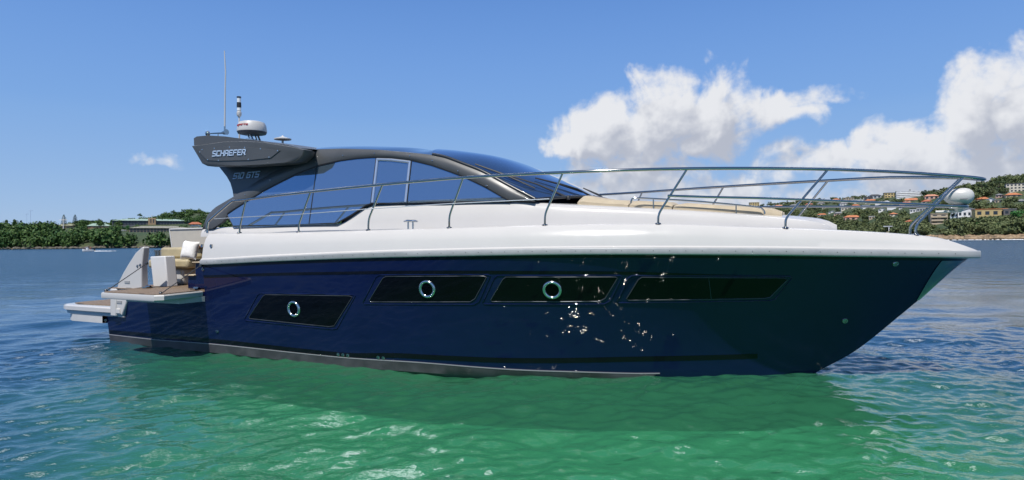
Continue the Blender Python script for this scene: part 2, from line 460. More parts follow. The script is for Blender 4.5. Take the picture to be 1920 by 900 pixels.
WAVE_SLOPE = .20
WATER_A = (.034, .190, .092, 1); WATER_B = (.046, .250, .120, 1); WATER_BLUE = (.010, .050, .100, 1)
build_water()
sb = bpy.data.meshes.new('seabed'); sb.from_pydata([(-45, -25, -.8), (45, -25, -.8), (45, 50, -.95), (-45, 50, -.95)], [], [(0, 1, 2, 3)])
sb.materials.append(mat('green_sand', (.06, .40, .19), .9, var=.18, vscale=.35))
o = bpy.data.objects.new('seabed', sb); C.objects.link(o); tag(o, kind='structure')

# ------------------------------------------------------------------ yacht
O = (-7.4, 14.8, 0.0); HEAD = -26.3
yacht = empty('motor_yacht', O, R(HEAD))
tag(yacht, 'large navy and white motor yacht moored in the foreground with graphite cabin frame', 'yacht')

def mirror(rows): return [[(p[0], -p[1], p[2]) for p in r] for r in rows]
XS = np.concatenate([np.linspace(3.45, 12.4, 60), np.linspace(12.5, 14.93, 60)])
def hull_rows(xs, top, n=16, bot=-.45):
    rows = []
    for x in xs:
        lo = max(zstem(x), bot) if x > 12.4 else bot
        hi = top(x); lo = min(lo, hi - .005)
        rows.append([(x, -hb(x, lo + (hi - lo) * j / (n-1)), lo + (hi - lo) * j / (n-1)) for j in range(n)])
    return rows
aft_top = pchip([.30, 1.0, 1.15, 1.7, 3.45], [.50, .56, .84, 1.06, 1.08])
hull = MB()
rows = hull_rows(XS, lambda x: zrail(x)); hull.grid(rows); hull.grid(mirror(rows))
XA = np.linspace(.36, 3.45, 22); ra = hull_rows(XA, aft_top, 10); hull.grid(ra); hull.grid(mirror(ra))
hull.grid([ra[0], mirror([ra[0]])[0]])
hull.grid([[r[0] for r in rows], [r[0] for r in mirror(rows)]]); hull.grid([[r[0] for r in ra], [r[0] for r in mirror(ra)]])
bk = [(3.45, -hb(3.45, z), z) for z in np.linspace(1.0, zrail(3.45), 5)]; hull.grid([bk, mirror([bk])[0]])
HULL = hull.build('hull', NAVY, yacht, 35)

# painted antifouling and boot stripe follow the hull a few millimetres proud of it
def hull_strip(name, x0, x1, lo, hi, m, off=.006, n=70, parent=None, nz=4):
    mb = MB()
    for s in (1, -1):
        rr = []
        for x in np.linspace(x0, x1, n):
            a, b = lo(x), hi(x)
            col = [(x, s * -(hb(x, z) + off), z) for z in (a + (b - a) * j / nz for j in range(nz + 1))]
            col = [(x, s * -(hb(x, a) - .01), a)] + col + [(x, s * -(hb(x, b) - .01), b)]
            rr.append(col)
        mb.grid(rr)
    return mb.build(name, m, parent or HULL, 35)
anti_hi = [(0.17, -2.125, 0.127), (1.595, -2.19, 0.123), (3.528, -2.293, 0.157), (6.441, -2.313, 0.135), (7.587, -2.238, 0.141), (8.74, -2.051, 0.111), (9.485, -1.861, 0.09), (10.182, -1.618, 0.079), (10.819, -1.343, 0.06)]
boot = [(0.187, -2.134, 0.193), (3.536, -2.299, 0.224), (6.446, -2.318, 0.185), (7.596, -2.249, 0.238), (8.753, -2.071, 0.236), (9.499, -1.887, 0.244), (10.197, -1.654, 0.262), (10.866, -1.373, 0.278), (11.521, -1.052, 0.285)]
groove = [(3.598, -2.4, 1.351), (5.238, -2.431, 1.416), (6.567, -2.438, 1.45), (7.72, -2.4, 1.474), (8.898, -2.304, 1.483), (9.647, -2.183, 1.483), (10.673, -1.919, 1.476), (11.75, -1.5, 1.434), (12.489, -1.13, 1.398)]
ah = pchip([p[0] for p in anti_hi], [p[2] for p in anti_hi])
hull_strip('antifouling', .37, 11.05, lambda x: -.40 + (ah(x) + .39) * min(max((x - 10.0) / 1.05, 0), 1) ** 1.5, lambda x: ah(x), ANTIF, .012)
hull_strip('chine_line', .37, 11.1, lambda x: ah(x) + .004, lambda x: ah(x) + .016, mat('pale_line', (.30, .30, .31), .4), .016)
bs = pchip([p[0] for p in boot], [p[2] for p in boot])
hull_strip('boot_stripe', .37, 12.3, lambda x: bs(x) - .035, lambda x: bs(x) + .035, BLACKP, .005)
gr = pchip([p[0] for p in groove], [p[2] for p in groove])
hull_strip('style_groove', 3.46, 12.5, lambda x: gr(x) - .022, lambda x: gr(x) + .022, BLACKP, .004)
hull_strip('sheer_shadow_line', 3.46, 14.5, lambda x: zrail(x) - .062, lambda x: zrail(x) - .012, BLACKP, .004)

# polished stem plate
mb = MB(); rr = []
for x in np.linspace(14.26, 14.92, 14):
    lo = zstem(x) - .004; hi = zrail(x) - .04; hi = max(hi, lo + .01)
    f = (x - 14.26) / .66
    rr.append((x, lo, hi))
prow = []
for k in range(14):
    f = k / 13                                  # up the stem
    xs = 14.25 + f * .52; z = zstem(xs); back = .03 + .27 * f
    pts = []
    for s in np.linspace(-1, 1, 13):
        xb = xs + .012 - back * abs(s) ** 1.3
        zz = z + .0
        pts.append((xb, math.copysign(min(1, abs(s) * 6), s) * (hb(xb, max(zz, zstem(xb))) + .014), zz))
    prow.append(pts)
mb.grid(prow); mb.build('stem_plate', mat('stem_steel', (.36, .37, .36), .15, metal=1.), HULL, 50)

# hull windows
def patch(f, upper, lower, off=.01, nx=24, nz=8, thick=.0, x0=None, x1=None):
    """sheet on the surface y = f(x, z) between two x-monotone outlines"""
    ux, uz = [p[0] for p in upper], [p[-1] for p in upper]; lx, lz = [p[0] for p in lower], [p[-1] for p in lower]
    x0 = max(ux[0], lx[0]) if x0 is None else x0; x1 = min(ux[-1], lx[-1]) if x1 is None else x1
    xs = sorted(set(list(np.linspace(x0, x1, nx)) + [x for x in ux + lx if x0 < x < x1]))
    rows = []
    for x in xs:
        a = float(np.interp(x, lx, lz)); b = float(np.interp(x, ux, uz)); b = max(b, a)
        col = [(x, f(x, z) - off, z) for z in (a + (b - a) * j / nz for j in range(nz + 1))]
        if thick: col = [(x, f(x, a) - off + thick, a)] + col + [(x, f(x, b) - off + thick, b)]
        rows.append(col)
    return rows
def outline(f, pts, off, step=.08):
    out = []
    n = len(pts)
    for i in range(n):
        a, b = pts[i], pts[(i+1) % n]; d = math.hypot(b[0]-a[0], b[-1]-a[-1]); k = max(1, int(d / step))
        for j in range(k):
            t = j / k; x = a[0] + (b[0]-a[0]) * t; z = a[-1] + (b[-1]-a[-1]) * t
            out.append((x, f(x, z) - off, z))
    return out
W1u = [(4.51, -2.354, 0.681), (4.871, -2.393, 1.042), (4.935, -2.396, 1.074), (6.688, -2.403, 1.104), (6.747, -2.401, 1.088)]
W1l = [(4.51, -2.354, 0.681), (4.539, -2.353, 0.66), (6.243, -2.358, 0.612), (6.351, -2.36, 0.629), (6.747, -2.401, 1.088)]
W2u = [(7.057, -2.386, 1.048), (7.325, -2.409, 1.38), (7.384, -2.409, 1.408), (8.954, -2.286, 1.432), (8.987, -2.278, 1.414)]
W2l = [(7.057, -2.386, 1.048), (7.079, -2.382, 1.025), (8.704, -2.24, 1.066), (8.781, -2.239, 1.112), (8.987, -2.278, 1.414)]
W3u = [(9.009, -2.202, 1.097), (9.216, -2.237, 1.386), (9.265, -2.237, 1.419), (10.692, -1.89, 1.424), (10.716, -1.875, 1.408)]
W3l = [(9.009, -2.202, 1.097), (9.025, -2.194, 1.075), (10.45, -1.832, 1.092), (10.529, -1.822, 1.136), (10.716, -1.875, 1.408)]
W4u = [(10.79, -1.723, 1.129), (10.967, -1.781, 1.389), (11.016, -1.78, 1.421), (12.674, -1.035, 1.396), (12.713, -0.995, 1.37)]
W4l = [(10.79, -1.723, 1.129), (10.814, -1.705, 1.107), (12.433, -0.952, 1.118), (12.497, -0.928, 1.134), (12.713, -0.995, 1.37)]
RINGS = [(5.544, -2.38, 0.865), (8.06, -2.343, 1.238), (9.866, -2.059, 1.251)]
hull_f = lambda x, z: -hb(x, z)
def hull_normal(x, z):
    e = .02
    tx = Vector((2*e, -(hb(x+e, z) - hb(x-e, z)), 0)); tz = Vector((0, -(hb(x, z+e) - hb(x, z-e)), 2*e))
    return tz.cross(tx).normalized() if tz.cross(tx).y < 0 else tx.cross(tz).normalized()
for i, (u_, l_) in enumerate(((W1u, W1l), (W2u, W2l), (W3u, W3l), (W4u, W4l))):
    for s in (1, -1):
        ff = (lambda x, z: -hb(x, z))
        rws = patch(ff, u_, l_, .006, 20, 5)
        if s < 0: rws = mirror(rws)
        wmb = MB(); wmb.grid(rws); w = wmb.build('hull_window', HGLASS, yacht, 60)
        poly = list(u_) + list(l_)[-2:0:-1]
        fr_ = MB(); path = outline(ff, poly, .006)
        if s < 0: path = [(p[0], -p[1], p[2]) for p in path]
        fr_.tube(path, .0065, 6, closed=True); fr_.build('window_frame', mat('dull_trim', (.07, .075, .09), .4, metal=.5), w, 60)
        # moulded navy surround, raised off the hull, deepest along the raked aft edge
        big = []
        cx = sum(p[0] for p in poly) / len(poly); cz = sum(p[-1] for p in poly) / len(poly)
        hx_ = max(abs(p[0] - cx) for p in poly); hz_ = max(abs(p[-1] - cz) for p in poly)
        for p in poly:
            gx_ = (.12 if p[0] < cx - hx_ * .35 and p[0] < cx else .055)
            big.append((p[0] + (gx_ if p[0] > cx else -gx_), 0, p[-1] + (.022 if p[-1] > cz else -.035)))
        sm = MB(); path = outline(ff, big, .001)
        if s < 0: path = [(p[0], -p[1], p[2]) for p in path]
        sm.tube(path, .010, 6, closed=True); sm.build('window_surround', NAVY, w, 60)
        if i < 3:
            x, y, z = RINGS[i]; n = hull_normal(x, z); p = Vector((x, -hb(x, z), z)) + n * .008
            if s < 0: p.y = -p.y; n.y = -n.y
            rot = n.to_track_quat('Z', 'Y').to_matrix()
            r_ = MB(); r_.lathe([(.088, 0), (.092, .014), (.104, .024), (.120, .024), (.130, .013), (.134, 0)], p, 32, rot)
            r_.build('porthole_ring', mat('bright_ring', (.62, .62, .61), .16, metal=1.), w, 50)
            r_ = MB(); r_.lathe([(.0005, .004), (.09, .004)], p, 28, rot); r_.build('porthole_glass', HGLASS, w, 50)
        elif s > 0:
            DV = [(11.803, -1.458, 1.405), (11.773, -1.294, 1.115)]
            d_ = MB(); d_.tube([(DV[0][0], -hb(DV[0][0], z) - .006, z) for z in np.linspace(DV[1][2], DV[0][2], 5)], .004, 6)
            d_.build('pane_joint', mat('dull_trim', (0, 0, 0)), w, 60)
FIT = [(3.695, -2.317, 0.402), (6.393, -2.318, 0.186), (6.488, -2.318, 0.186), (6.582, -2.317, 0.186), (7.14, -2.29, 0.189), (7.228, -2.282, 0.186), (13.953, -0.543, 1.572), (13.38, -0.249, 0.787), (0.301, -2.17, 0.426), (3.462, -2.408, 1.475)]
for i, (x, y, z) in enumerate(FIT):
    n = hull_normal(x, z); p = Vector((x, -hb(x, z), z))
    rot = n.to_track_quat('Z', 'Y').to_matrix(); k = 1.35 if i in (6, 7, 8) else 1
    f_ = MB(); f_.lathe([(.002, .006), (.014*k, .006), (.017*k, .018), (.026*k, .017), (.031*k, .004), (.031*k, -.01)], p, 16, rot)
    f_.build('through_hull_fitting', CHROME, HULL, 50)

# white topsides moulding with rub strip
XD = np.concatenate([np.linspace(3.42, 12.4, 56), np.linspace(12.55, 14.93, 26)])
def top_section(x):
    br, zr, zd = brail(x), zrail(x), zdeck(x); lo = zr + .004
    bd = bdeck(x); h = zd - lo
    k = min(1, br / .4)
    return [(x, -(br - .02), lo - .03), (x, -(br + .012), lo - .02), (x, -(br + .012 * k), lo + min(.07, h * .35)), (x, -(br - .015 * k), lo + min(.09, h * .45)), (x, -(br - .045 * k), lo + h * .55),
            (x, -(br - .095 * k), lo + h * .80), (x, -(br - .155 * k), lo + h * .95), (x, -(br - .175 * k), lo + h * .985), (x, -bd, zd), (x, -max(bd - .05, .005), zd - .012), (x, -max(bd - .08, .003), zd - .035)]
tm = MB(); rows = [top_section(x) for x in XD]; tm.grid(rows); tm.grid(mirror(rows))
tm.grid([rows[-1], mirror([rows[-1]])[0]])
cap = rows[0]; tm.grid([cap, [(p[0], p[1] + .30 if p[1] < -.4 else p[1], p[2]) for p in cap]]); c2 = mirror([cap])[0]; tm.grid([c2, [(p[0], p[1] - .30, p[2]) for p in c2]])
TOP = tm.build('topsides_moulding', WHITE, yacht, 32)
rub = MB()
for s in (1, -1):
    rr = []
    for x in XD:
        b = brail(x) + .012; z = zrail(x)
        rr.append([(x, -s*(b - .02), z + .072), (x, -s*(b + .012), z + .064), (x, -s*(b + .017), z + .056), (x, -s*(b + .017), z + .004), (x, -s*(b + .012), z - .010), (x, -s*(b - .02), z - .014)])
    rub.grid(rr)
rub.cur = 1
for x in np.arange(3.6, 14.8, .19):
    b = brail(x) + .0295; z = zrail(x) + .03
    rub.box((x, -b, z), (.009, .003, .009))
rub.build('rub_strip', [RUB, RUBBER], TOP, 32)
BANDFIT = [(3.398, -2.365, 1.882), (3.635, -2.371, 1.88)]
for x, y, z in BANDFIT:
    f_ = MB(); f_.lathe([(.004, .004), (.018, .006), (.028, .012), (.03, -.02)], (x, -(brail(x) - .04), z), 16, Vector((0, -1, .12)).to_track_quat('Z', 'Y').to_matrix())
    f_.build('deck_fitting', CHROME, TOP, 50)

dk = MB(); rr = []
for x in XD:
    b = max(bdeck(x) - .06, .004); z = zdeck(x) - .03
    rr.append([(x, b * s, z + .03 * (1 - s * s)) for s in np.linspace(-1, 1, 9)])
dk.grid(rr); DECK = dk.build('deck', WHITE2, yacht, 30)

# coachroof: white cabin sides running forward into the raised foredeck
sill = [(3.394, -1.841, 2.439), (3.602, -1.885, 2.23), (6.001, -1.882, 2.23), (6.285, -1.85, 2.359), (6.56, -1.812, 2.51), (6.661, -1.804, 2.533), (7.936, -1.724, 2.512), (9.016, -1.599, 2.494)]
TT = [(8.998, -1.58, 2.488), (9.746, -1.452, 2.428), (10.939, -1.167, 2.341), (11.739, -0.917, 2.274), (12.816, -0.441, 2.165), (13.108, -0.216, 2.12), (13.239, -0.029, 2.069)]
tsill = [p for p in sill if p[0] > 3.5] + [p for p in TT if p[0] > sill[-1][0] + .1]
ztop_ = pchip([2.4] + [p[0] for p in tsill] + [13.3], [2.2] + [p[2] for p in tsill] + [2.03])
co = MB(); rr = []
for x in np.concatenate([np.linspace(2.75, 8.9, 50), np.linspace(9.0, 13.3, 44)]):
    zt = ztop_(x) - (.012 if x < 9.1 else 0); zb = min(zdeck(max(x, 3.3)) - .06, zt - .02); b = tbase(x); h = zt - zb
    tum = .2 * h
    bt = max(b - tum, .01); k = min(1, bt / .3)
    sec = [(x, -b, zb), (x, -(b - tum * .3), zb + h * .45), (x, -(b - tum * .75), zt - .07 * min(1, h / .2)), (x, -(bt - .01 * k), zt - .03 * min(1, h / .2)), (x, -(bt - .05 * k), zt - .004), (x, -(bt - .10 * k), zt + .004)]
    crown = .05 if x > 9.2 else 0
    inner = max(bt - .10 * k, .005)
    sec += [(x, -inner * s, zt + .004 + crown * (1 - s * s)) for s in (.75, .5, .25, 0)]
    rr.append(sec)
co.grid(rr); co.grid(mirror(rr))
COACH = co.build('coachroof', WHITE, yacht, 35)

# beige sun pad, laid in cushions
def pad(x0, x1, y0, y1, t, back=0):
    p = MB(); rr = []
    for x in np.linspace(x0, x1, 12):
        e = min((x - x0), (x1 - x)); ex = min(1, e / .05) if e > 1e-6 else 0
        z = ztop_(x) + .03; row = []
        w0 = max(y0, -(tbase(x) - .27)); w1 = min(y1, tbase(x) - .27)
        tt = t + back * max(0, 1 - (x - x0) / .5)
        row.append((x, w0, z - .03))
        for s in np.linspace(0, 1, 12):
            q = min(s, 1 - s) * (w1 - w0); ey = min(1, .35 + q / .05) if q > 0 else .35
            row.append((x, w0 + (w1 - w0) * s, z + .05 * 0 + tt * (.45 + .55 * min(ex + .001, 1)) * ey + .04 * (1 - (2*s - 1)**2)))
        row.append((x, w1, z - .03)); rr.append(row)
    p.grid(rr); p.poly(rr[0]); p.poly(rr[-1][::-1])
    return p.build('sun_pad', PADV, yacht, 40)
for (x0, x1, bk_) in ((9.85, 10.62, .06), (10.64, 11.22, 0), (11.24, 12.62, 0)):
    pad(x0, x1, -1.02, -.01, .06, bk_); pad(x0, x1, .01, 1.02, .06, bk_)
GRB = [(10.691, -1.115, 2.426), (10.698, -1.113, 2.464), (10.742, -1.102, 2.497), (10.99, -1.033, 2.483), (11.511, -0.874, 2.438), (12.052, -0.68, 2.377), (12.305, -0.578, 2.343), (12.371, -0.55, 2.32), (12.404, -0.535, 2.276), (12.407, -0.534, 2.242)]
for s in (1, -1):
    g_ = MB(); g_.tube(spline([(p[0], p[1] * s, p[2]) for p in GRB], 5), .013, 8)
    for q in (3, 5):
        p = GRB[q]; g_.tube([(p[0], p[1] * s, p[2]), (p[0], p[1] * s, ztop_(p[0]) - .02)], .010, 8)
    g_.build('grab_rail', CHROME, COACH, 50)

# ------------------------------------------------------------------ cabin: graphite frame, glass, windscreen, roof
ARCU = [(2.83, -1.886, 2.187), (2.882, -1.833, 2.454), (3.053, -1.808, 2.588), (3.494, -1.776, 2.769), (4.003, -1.733, 3.009), (4.443, -1.703, 3.178), (4.921, -1.674, 3.329), (5.133, -1.65, 3.447), (5.302, -1.636, 3.515), (5.888, -1.634, 3.486), (6.661, -1.629, 3.412), (7.382, -1.616, 3.306), (7.689, -1.599, 3.258), (7.916, -1.588, 3.202), (8.243, -1.58, 3.076), (8.56, -1.57, 2.945), (8.999, -1.558, 2.709), (9.259, -1.545, 2.573), (9.401, -1.541, 2.475)]
ARCL = [(2.83, -1.886, 2.187), (3.074, -1.886, 2.197), (3.367, -1.86, 2.342), (3.385, -1.839, 2.449), (3.56, -1.823, 2.537), (3.884, -1.797, 2.685), (4.237, -1.768, 2.843), (4.539, -1.748, 2.953), (5.01, -1.717, 3.116), (5.47, -1.692, 3.228), (5.92, -1.674, 3.282), (6.25, -1.663, 3.297), (6.573, -1.655, 3.294), (6.942, -1.65, 3.261), (7.298, -1.643, 3.204), (7.688, -1.63, 3.101), (7.974, -1.623, 2.998), (8.253, -1.616, 2.893), (8.614, -1.607, 2.723), (9.016, -1.597, 2.502), (9.401, -1.541, 2.475)]
ARCW = [(3.385, -1.839, 2.449), (3.56, -1.823, 2.537), (3.884, -1.797, 2.685), (4.237, -1.768, 2.843), (4.539, -1.748, 2.953), (5.01, -1.717, 3.116), (5.47, -1.692, 3.228), (5.92, -1.674, 3.282), (6.25, -1.663, 3.297), (6.573, -1.655, 3.294), (6.942, -1.65, 3.261), (7.298, -1.643, 3.204), (7.688, -1.63, 3.101), (7.974, -1.623, 2.998), (8.253, -1.616, 2.893), (8.614, -1.607, 2.723), (9.016, -1.598, 2.498)]
WL = [(3.385, -1.839, 2.449), (3.602, -1.885, 2.23), (6.001, -1.882, 2.23), (6.285, -1.85, 2.359), (6.56, -1.812, 2.51), (6.661, -1.804, 2.533), (7.936, -1.724, 2.512), (9.016, -1.598, 2.498)]
SPLIT = [(5.402, -1.695, 3.214), (5.428, -1.892, 2.229), (6.637, -1.654, 3.29), (6.642, -1.808, 2.521), (7.308, -1.643, 3.203), (7.344, -1.776, 2.522)]
FRAME = None
fm = MB()
for s in (1, -1):
    r_ = patch(side, ARCU, ARCL and ARCL, .035, 90, 6, .05) if False else None
def band(upper, lower, off, n=110, nz=5, thick=.05):
    ux, uz = [p[0] for p in upper], [p[2] for p in upper]; lx, lz = [p[0] for p in lower], [p[2] for p in lower]
    rows = []
    for x in np.linspace(ux[0], min(ux[-1], lx[-1]), n):
        b = float(np.interp(x, ux, uz)); a = min(float(np.interp(x, lx, lz)), b)
        col = []
        for j in range(nz + 1):
            t = j / nz; z = a + (b - a) * t
            bulge = .028 * (1 - (2*t - 1) ** 2)
            col.append((x, side(x, z) - off - bulge, z))
        rows.append([(x, side(x, a) + thick, a)] + col + [(x, side(x, b) + thick, b + .008)])
    return rows
rows = band(ARCU, ARCL, .02)
fm.grid(rows); fm.grid(mirror(rows))
# fin panel between the arch and the radar wing
FINP = [(3.496, -1.778, 2.759), (3.438, -1.751, 2.89), (3.349, -1.722, 3.033), (3.221, -1.695, 3.16), (3.097, -1.674, 3.258), (2.955, -1.65, 3.369), (3.789, -1.658, 3.375), (4.776, -1.666, 3.367), (5.091, -1.644, 3.478), (5.135, -1.652, 3.437), (4.924, -1.677, 3.315), (4.446, -1.706, 3.163), (4.006, -1.736, 2.994)]
for s in (1, -1):
    fm.prism([(p[0], s * (p[1] - .012), p[2]) for p in FINP], (0, s * .10, 0))
fm.cur = 1
BOLTS = [(3.833, -1.775, 2.794), (4.409, -1.733, 3.027), (4.951, -1.7, 3.2), (5.406, -1.679, 3.293), (5.411, -1.665, 3.367), (5.987, -1.657, 3.36), (6.628, -1.642, 3.352), (7.31, -1.63, 3.263), (7.718, -1.615, 3.163), (8.173, -1.607, 2.98), (8.656, -1.6, 2.734)]
for x, y, z in BOLTS:
    n = Vector((0, -1, .2)).normalized()
    fm.lathe([(.0005, .012), (.009, .010), (.012, -.01)], (x, side(x, z) - .047, z), 8, n.to_track_quat('Z', 'Y').to_matrix())
FRAME = fm.build('cabin_frame', [GREY, STEEL], yacht, 40)

def glyph_strokes():
    G = {'S': [[(.7,1),(0,1),(0,.5),(.7,.5),(.7,0),(0,0)]], 'C': [[(.7,1),(0,1),(0,0),(.7,0)]], 'H': [[(0,0),(0,1)],[(.7,0),(.7,1)],[(0,.5),(.7,.5)]],
         'A': [[(0,0),(0,1),(.7,1),(.7,0)],[(0,.42),(.7,.42)]], 'E': [[(.7,1),(0,1),(0,0),(.7,0)],[(0,.5),(.6,.5)]], 'F': [[(.7,1),(0,1),(0,0)],[(0,.5),(.6,.5)]],
         'R': [[(0,0),(0,1),(.7,1),(.7,.45),(0,.45)],[(.35,.45),(.7,0)]], '5': [[(.7,1),(0,1),(0,.5),(.7,.5),(.7,0),(0,0)]], '1': [[(.22,0),(.22,1),(0,1)]],
         '0': [[(0,0),(0,1),(.7,1),(.7,0),(0,0)]], 'G': [[(.7,1),(0,1),(0,0),(.7,0),(.7,.5),(.35,.5)]], 'T': [[(0,1),(.7,1)],[(.35,1),(.35,0)]], ' ': [],
         'r': [[(0,0),(0,.6),(.4,.6)]], 'a': [[(0,.6),(.5,.6),(.5,0),(0,0),(0,.3),(.5,.3)]], 'y': [[(0,.6),(0,.1),(.5,.1)],[(.5,.6),(.5,-.3),(0,-.3)]],
         'm': [[(0,0),(0,.6),(.8,.6),(.8,0)],[(.4,.6),(.4,0)]], 'i': [[(.15,0),(.15,.6)],[(.15,.8),(.15,.9)]], 'n': [[(0,0),(0,.6),(.5,.6),(.5,0)]],
         'e': [[(.5,0),(0,0),(0,.6),(.5,.6),(.5,.3),(0,.3)]]}
    return G
GL = glyph_strokes()
ADV = {'m': 1.05, 'i': .5, 'r': .6, 'a': .75, 'y': .75, 'n': .75, 'e': .75, ' ': .6, '1': .58}
def lettering(name, text, place, m, parent, wide=1., th=.17, shear=.22):
    """strokes in letter units; place(u, v, d) puts them on a surface, d lifts them off it"""
    mb = MB(); u0 = 0
    for ch in text:
        for st in GL[ch]:
            for (a, b) in zip(st[:-1], st[1:]):
                a, b = Vector((a[0] * wide, a[1])), Vector((b[0] * wide, b[1])); d = (b - a).normalized() * th / 2; n = Vector((-d.y, d.x))
                q = [a - d - n, b + d - n, b + d + n, a - d + n]
                lo = [place(u0 + p.x + shear * p.y, p.y, .0) for p in q]; hi_ = [place(u0 + p.x + shear * p.y, p.y, 1.) for p in q]
                i = [mb.pt(p) for p in lo + hi_]
                for f in ((0,1,2,3),(7,6,5,4),(0,4,5,1),(1,5,6,2),(2,6,7,3),(3,7,4,0)): mb.face([i[k] for k in f])
        u0 += ADV.get(ch, .98) * wide
    return mb.build(name, m, parent, 0, merge=False)
T2 = [(3.417, -1.707, 3.109), (4.09, -1.714, 3.107), (3.396, -1.689, 3.2)]
h2 = (T2[2][2] - T2[0][2]) * 1.05; a2 = Vector(T2[0]); b2 = Vector(T2[1]); L2 = (b2 - a2).length; wtot = sum(ADV.get(c, .98) for c in '510 GTS') * 1.25
def on_fin(u, v, d):
    p = a2 + (b2 - a2) * (u / wtot); z = p.z + v * h2
    return (p.x, side(p.x, z) - .013 - .012 * d, z)
lettering('lettering', '510 GTS', on_fin, LETTER, FRAME, 1.25, .2)

# side glass in four panes, joints between
xs_ = [ARCW[0][0], sum(p[0] for p in SPLIT[:2]) / 2, sum(p[0] for p in SPLIT[2:4]) / 2, sum(p[0] for p in SPLIT[4:]) / 2, ARCW[-1][0]]
for s in (1, -1):
    for i in range(4):
        r_ = patch(side, ARCW, WL, .012 - (.004 if i == 2 else 0), 26, 6, 0, xs_[i] + (.008 if i else 0), xs_[i+1] - (.008 if i < 3 else 0))
        mb = MB(); mb.grid(r_ if s > 0 else mirror(r_)); w = mb.build('side_window', GLASS, yacht, 60)
        if i < 3:
            x = xs_[i+1]; zb = float(np.interp(x, [p[0] for p in WL], [p[2] for p in WL])); zt = float(np.interp(x, [p[0] for p in ARCW], [p[2] for p in ARCW]))
            j = MB(); j.tube([(x, s * (side(x, z) - .012), z) for z in np.linspace(zb, zt, 8)], .009, 6); j.build('mullion', SEAM, w, 60)
        if i == 2:
            f_ = MB(); xa, xb = xs_[2] + .03, xs_[3] - .03; fz = lambda x, P: float(np.interp(x, [p[0] for p in P], [p[2] for p in P]))
            for xx in (xa, xb):
                f_.tube([(xx, s * (side(xx, z) - .010), z) for z in np.linspace(fz(xx, WL) + .01, fz(xx, ARCW) - .02, 8)], .024, 8)
            f_.tube([(x, s * (side(x, fz(x, ARCW) - .035) - .010), fz(x, ARCW) - .035) for x in np.linspace(xa, xb, 10)], .026, 8)
            f_.build('sliding_frame', mat('pale_alloy', (.55, .60, .68), .28, metal=.7), w, 60)
    e_ = MB(); path = [(p[0], s * (side(p[0], p[2]) - .014), p[2]) for p in ARCW]
    e_.tube(path, .016, 6); e_.tube([(p[0], s * (side(p[0], p[2]) - .012), p[2]) for p in WL], .010, 6)
    e_.build('window_seal', SEAM, FRAME, 60)

# windscreen: from the raked side posts to the centreline
WSE = [(7.688, -1.597, 3.266), (7.915, -1.586, 3.211), (8.243, -1.579, 3.084), (8.559, -1.568, 2.953), (8.998, -1.557, 2.717), (9.259, -1.544, 2.581), (9.399, -1.535, 2.506)]
WSC = [(7.189, -0.25, 3.535), (7.561, -0.25, 3.48), (8.191, -0.25, 3.344), (8.886, -0.25, 3.057), (9.377, -0.25, 2.833), (9.678, -0.25, 2.685), (9.884, -0.25, 2.591)]
edge = spline(WSE, 4); cen = spline(WSC, 4); n_ = min(len(edge), len(cen))
def resample(P, n):
    P = [Vector(p) for p in P]; d = [0]
    for a, b in zip(P[:-1], P[1:]): d.append(d[-1] + (b - a).length)
    out = []
    for t in np.linspace(0, d[-1], n):
        out.append(Vector([float(np.interp(t, d, [p[k] for p in P])) for k in range(3)]))
    return out
E_, C_ = resample(edge, 24), resample(cen, 24)
ws = []
for e, c in zip(E_, C_):
    ye = abs(e.y); row = []
    for s in np.linspace(-1, 1, 29):
        a = abs(s); q = a ** 2.4
        row.append((c.x + (e.x - c.x) * q, s * ye, c.z + (e.z - c.z) * q))
    ws.append(row)
mb = MB(); mb.grid(ws); WS = mb.build('windscreen', WSGLASS, yacht, 60)
tr = MB()
for s in (0, -1):
    tr.tube([Vector(r[s]) + Vector((0, -.01 if s == 0 else .01, .004)) for r in ws], .026, 8)
tr.tube([Vector(p) + Vector((.01, 0, .0)) for p in ws[-1]], .024, 8)
tr.build('windscreen_trim', mat('dark_trim', (.02, .022, .026), .3, coat=.3), WS, 60)
def ws_pt(i, s):
    r = ws[i]; k = (s + 1) / 2 * 28; a = int(min(k, 27)); f = k - a
    return Vector(r[a]).lerp(Vector(r[a+1]), f)
for (ia, sa, ib, sb, lift) in ((9, -.95, 20, -.86, .03), (17, -.62, 22, -.34, .03), (18, .55, 23, .66, .03)):
    w_ = MB(); a, b = ws_pt(ia, sa), ws_pt(ib, sb); nn = Vector((.5, -.3, .8)).normalized()
    w_.tube([a + nn * lift, (a + b) / 2 + nn * (lift + .02), b + nn * lift], [.010, .016, .010], 6)
    foot = ws_pt(23, (sa + sb) / 2 + .22) + Vector((.03, 0, -.01))
    mid = (a + b) / 2 + nn * (lift + .03)
    w_.tube([mid, (mid + foot) / 2 + nn * .03, foot], [.009, .012, .018], 6)
    w_.lathe([(.03, -.03), (.03, .02), (.012, .035)], foot, 10)
    w_.build('wiper', RUBBER, WS, 60)

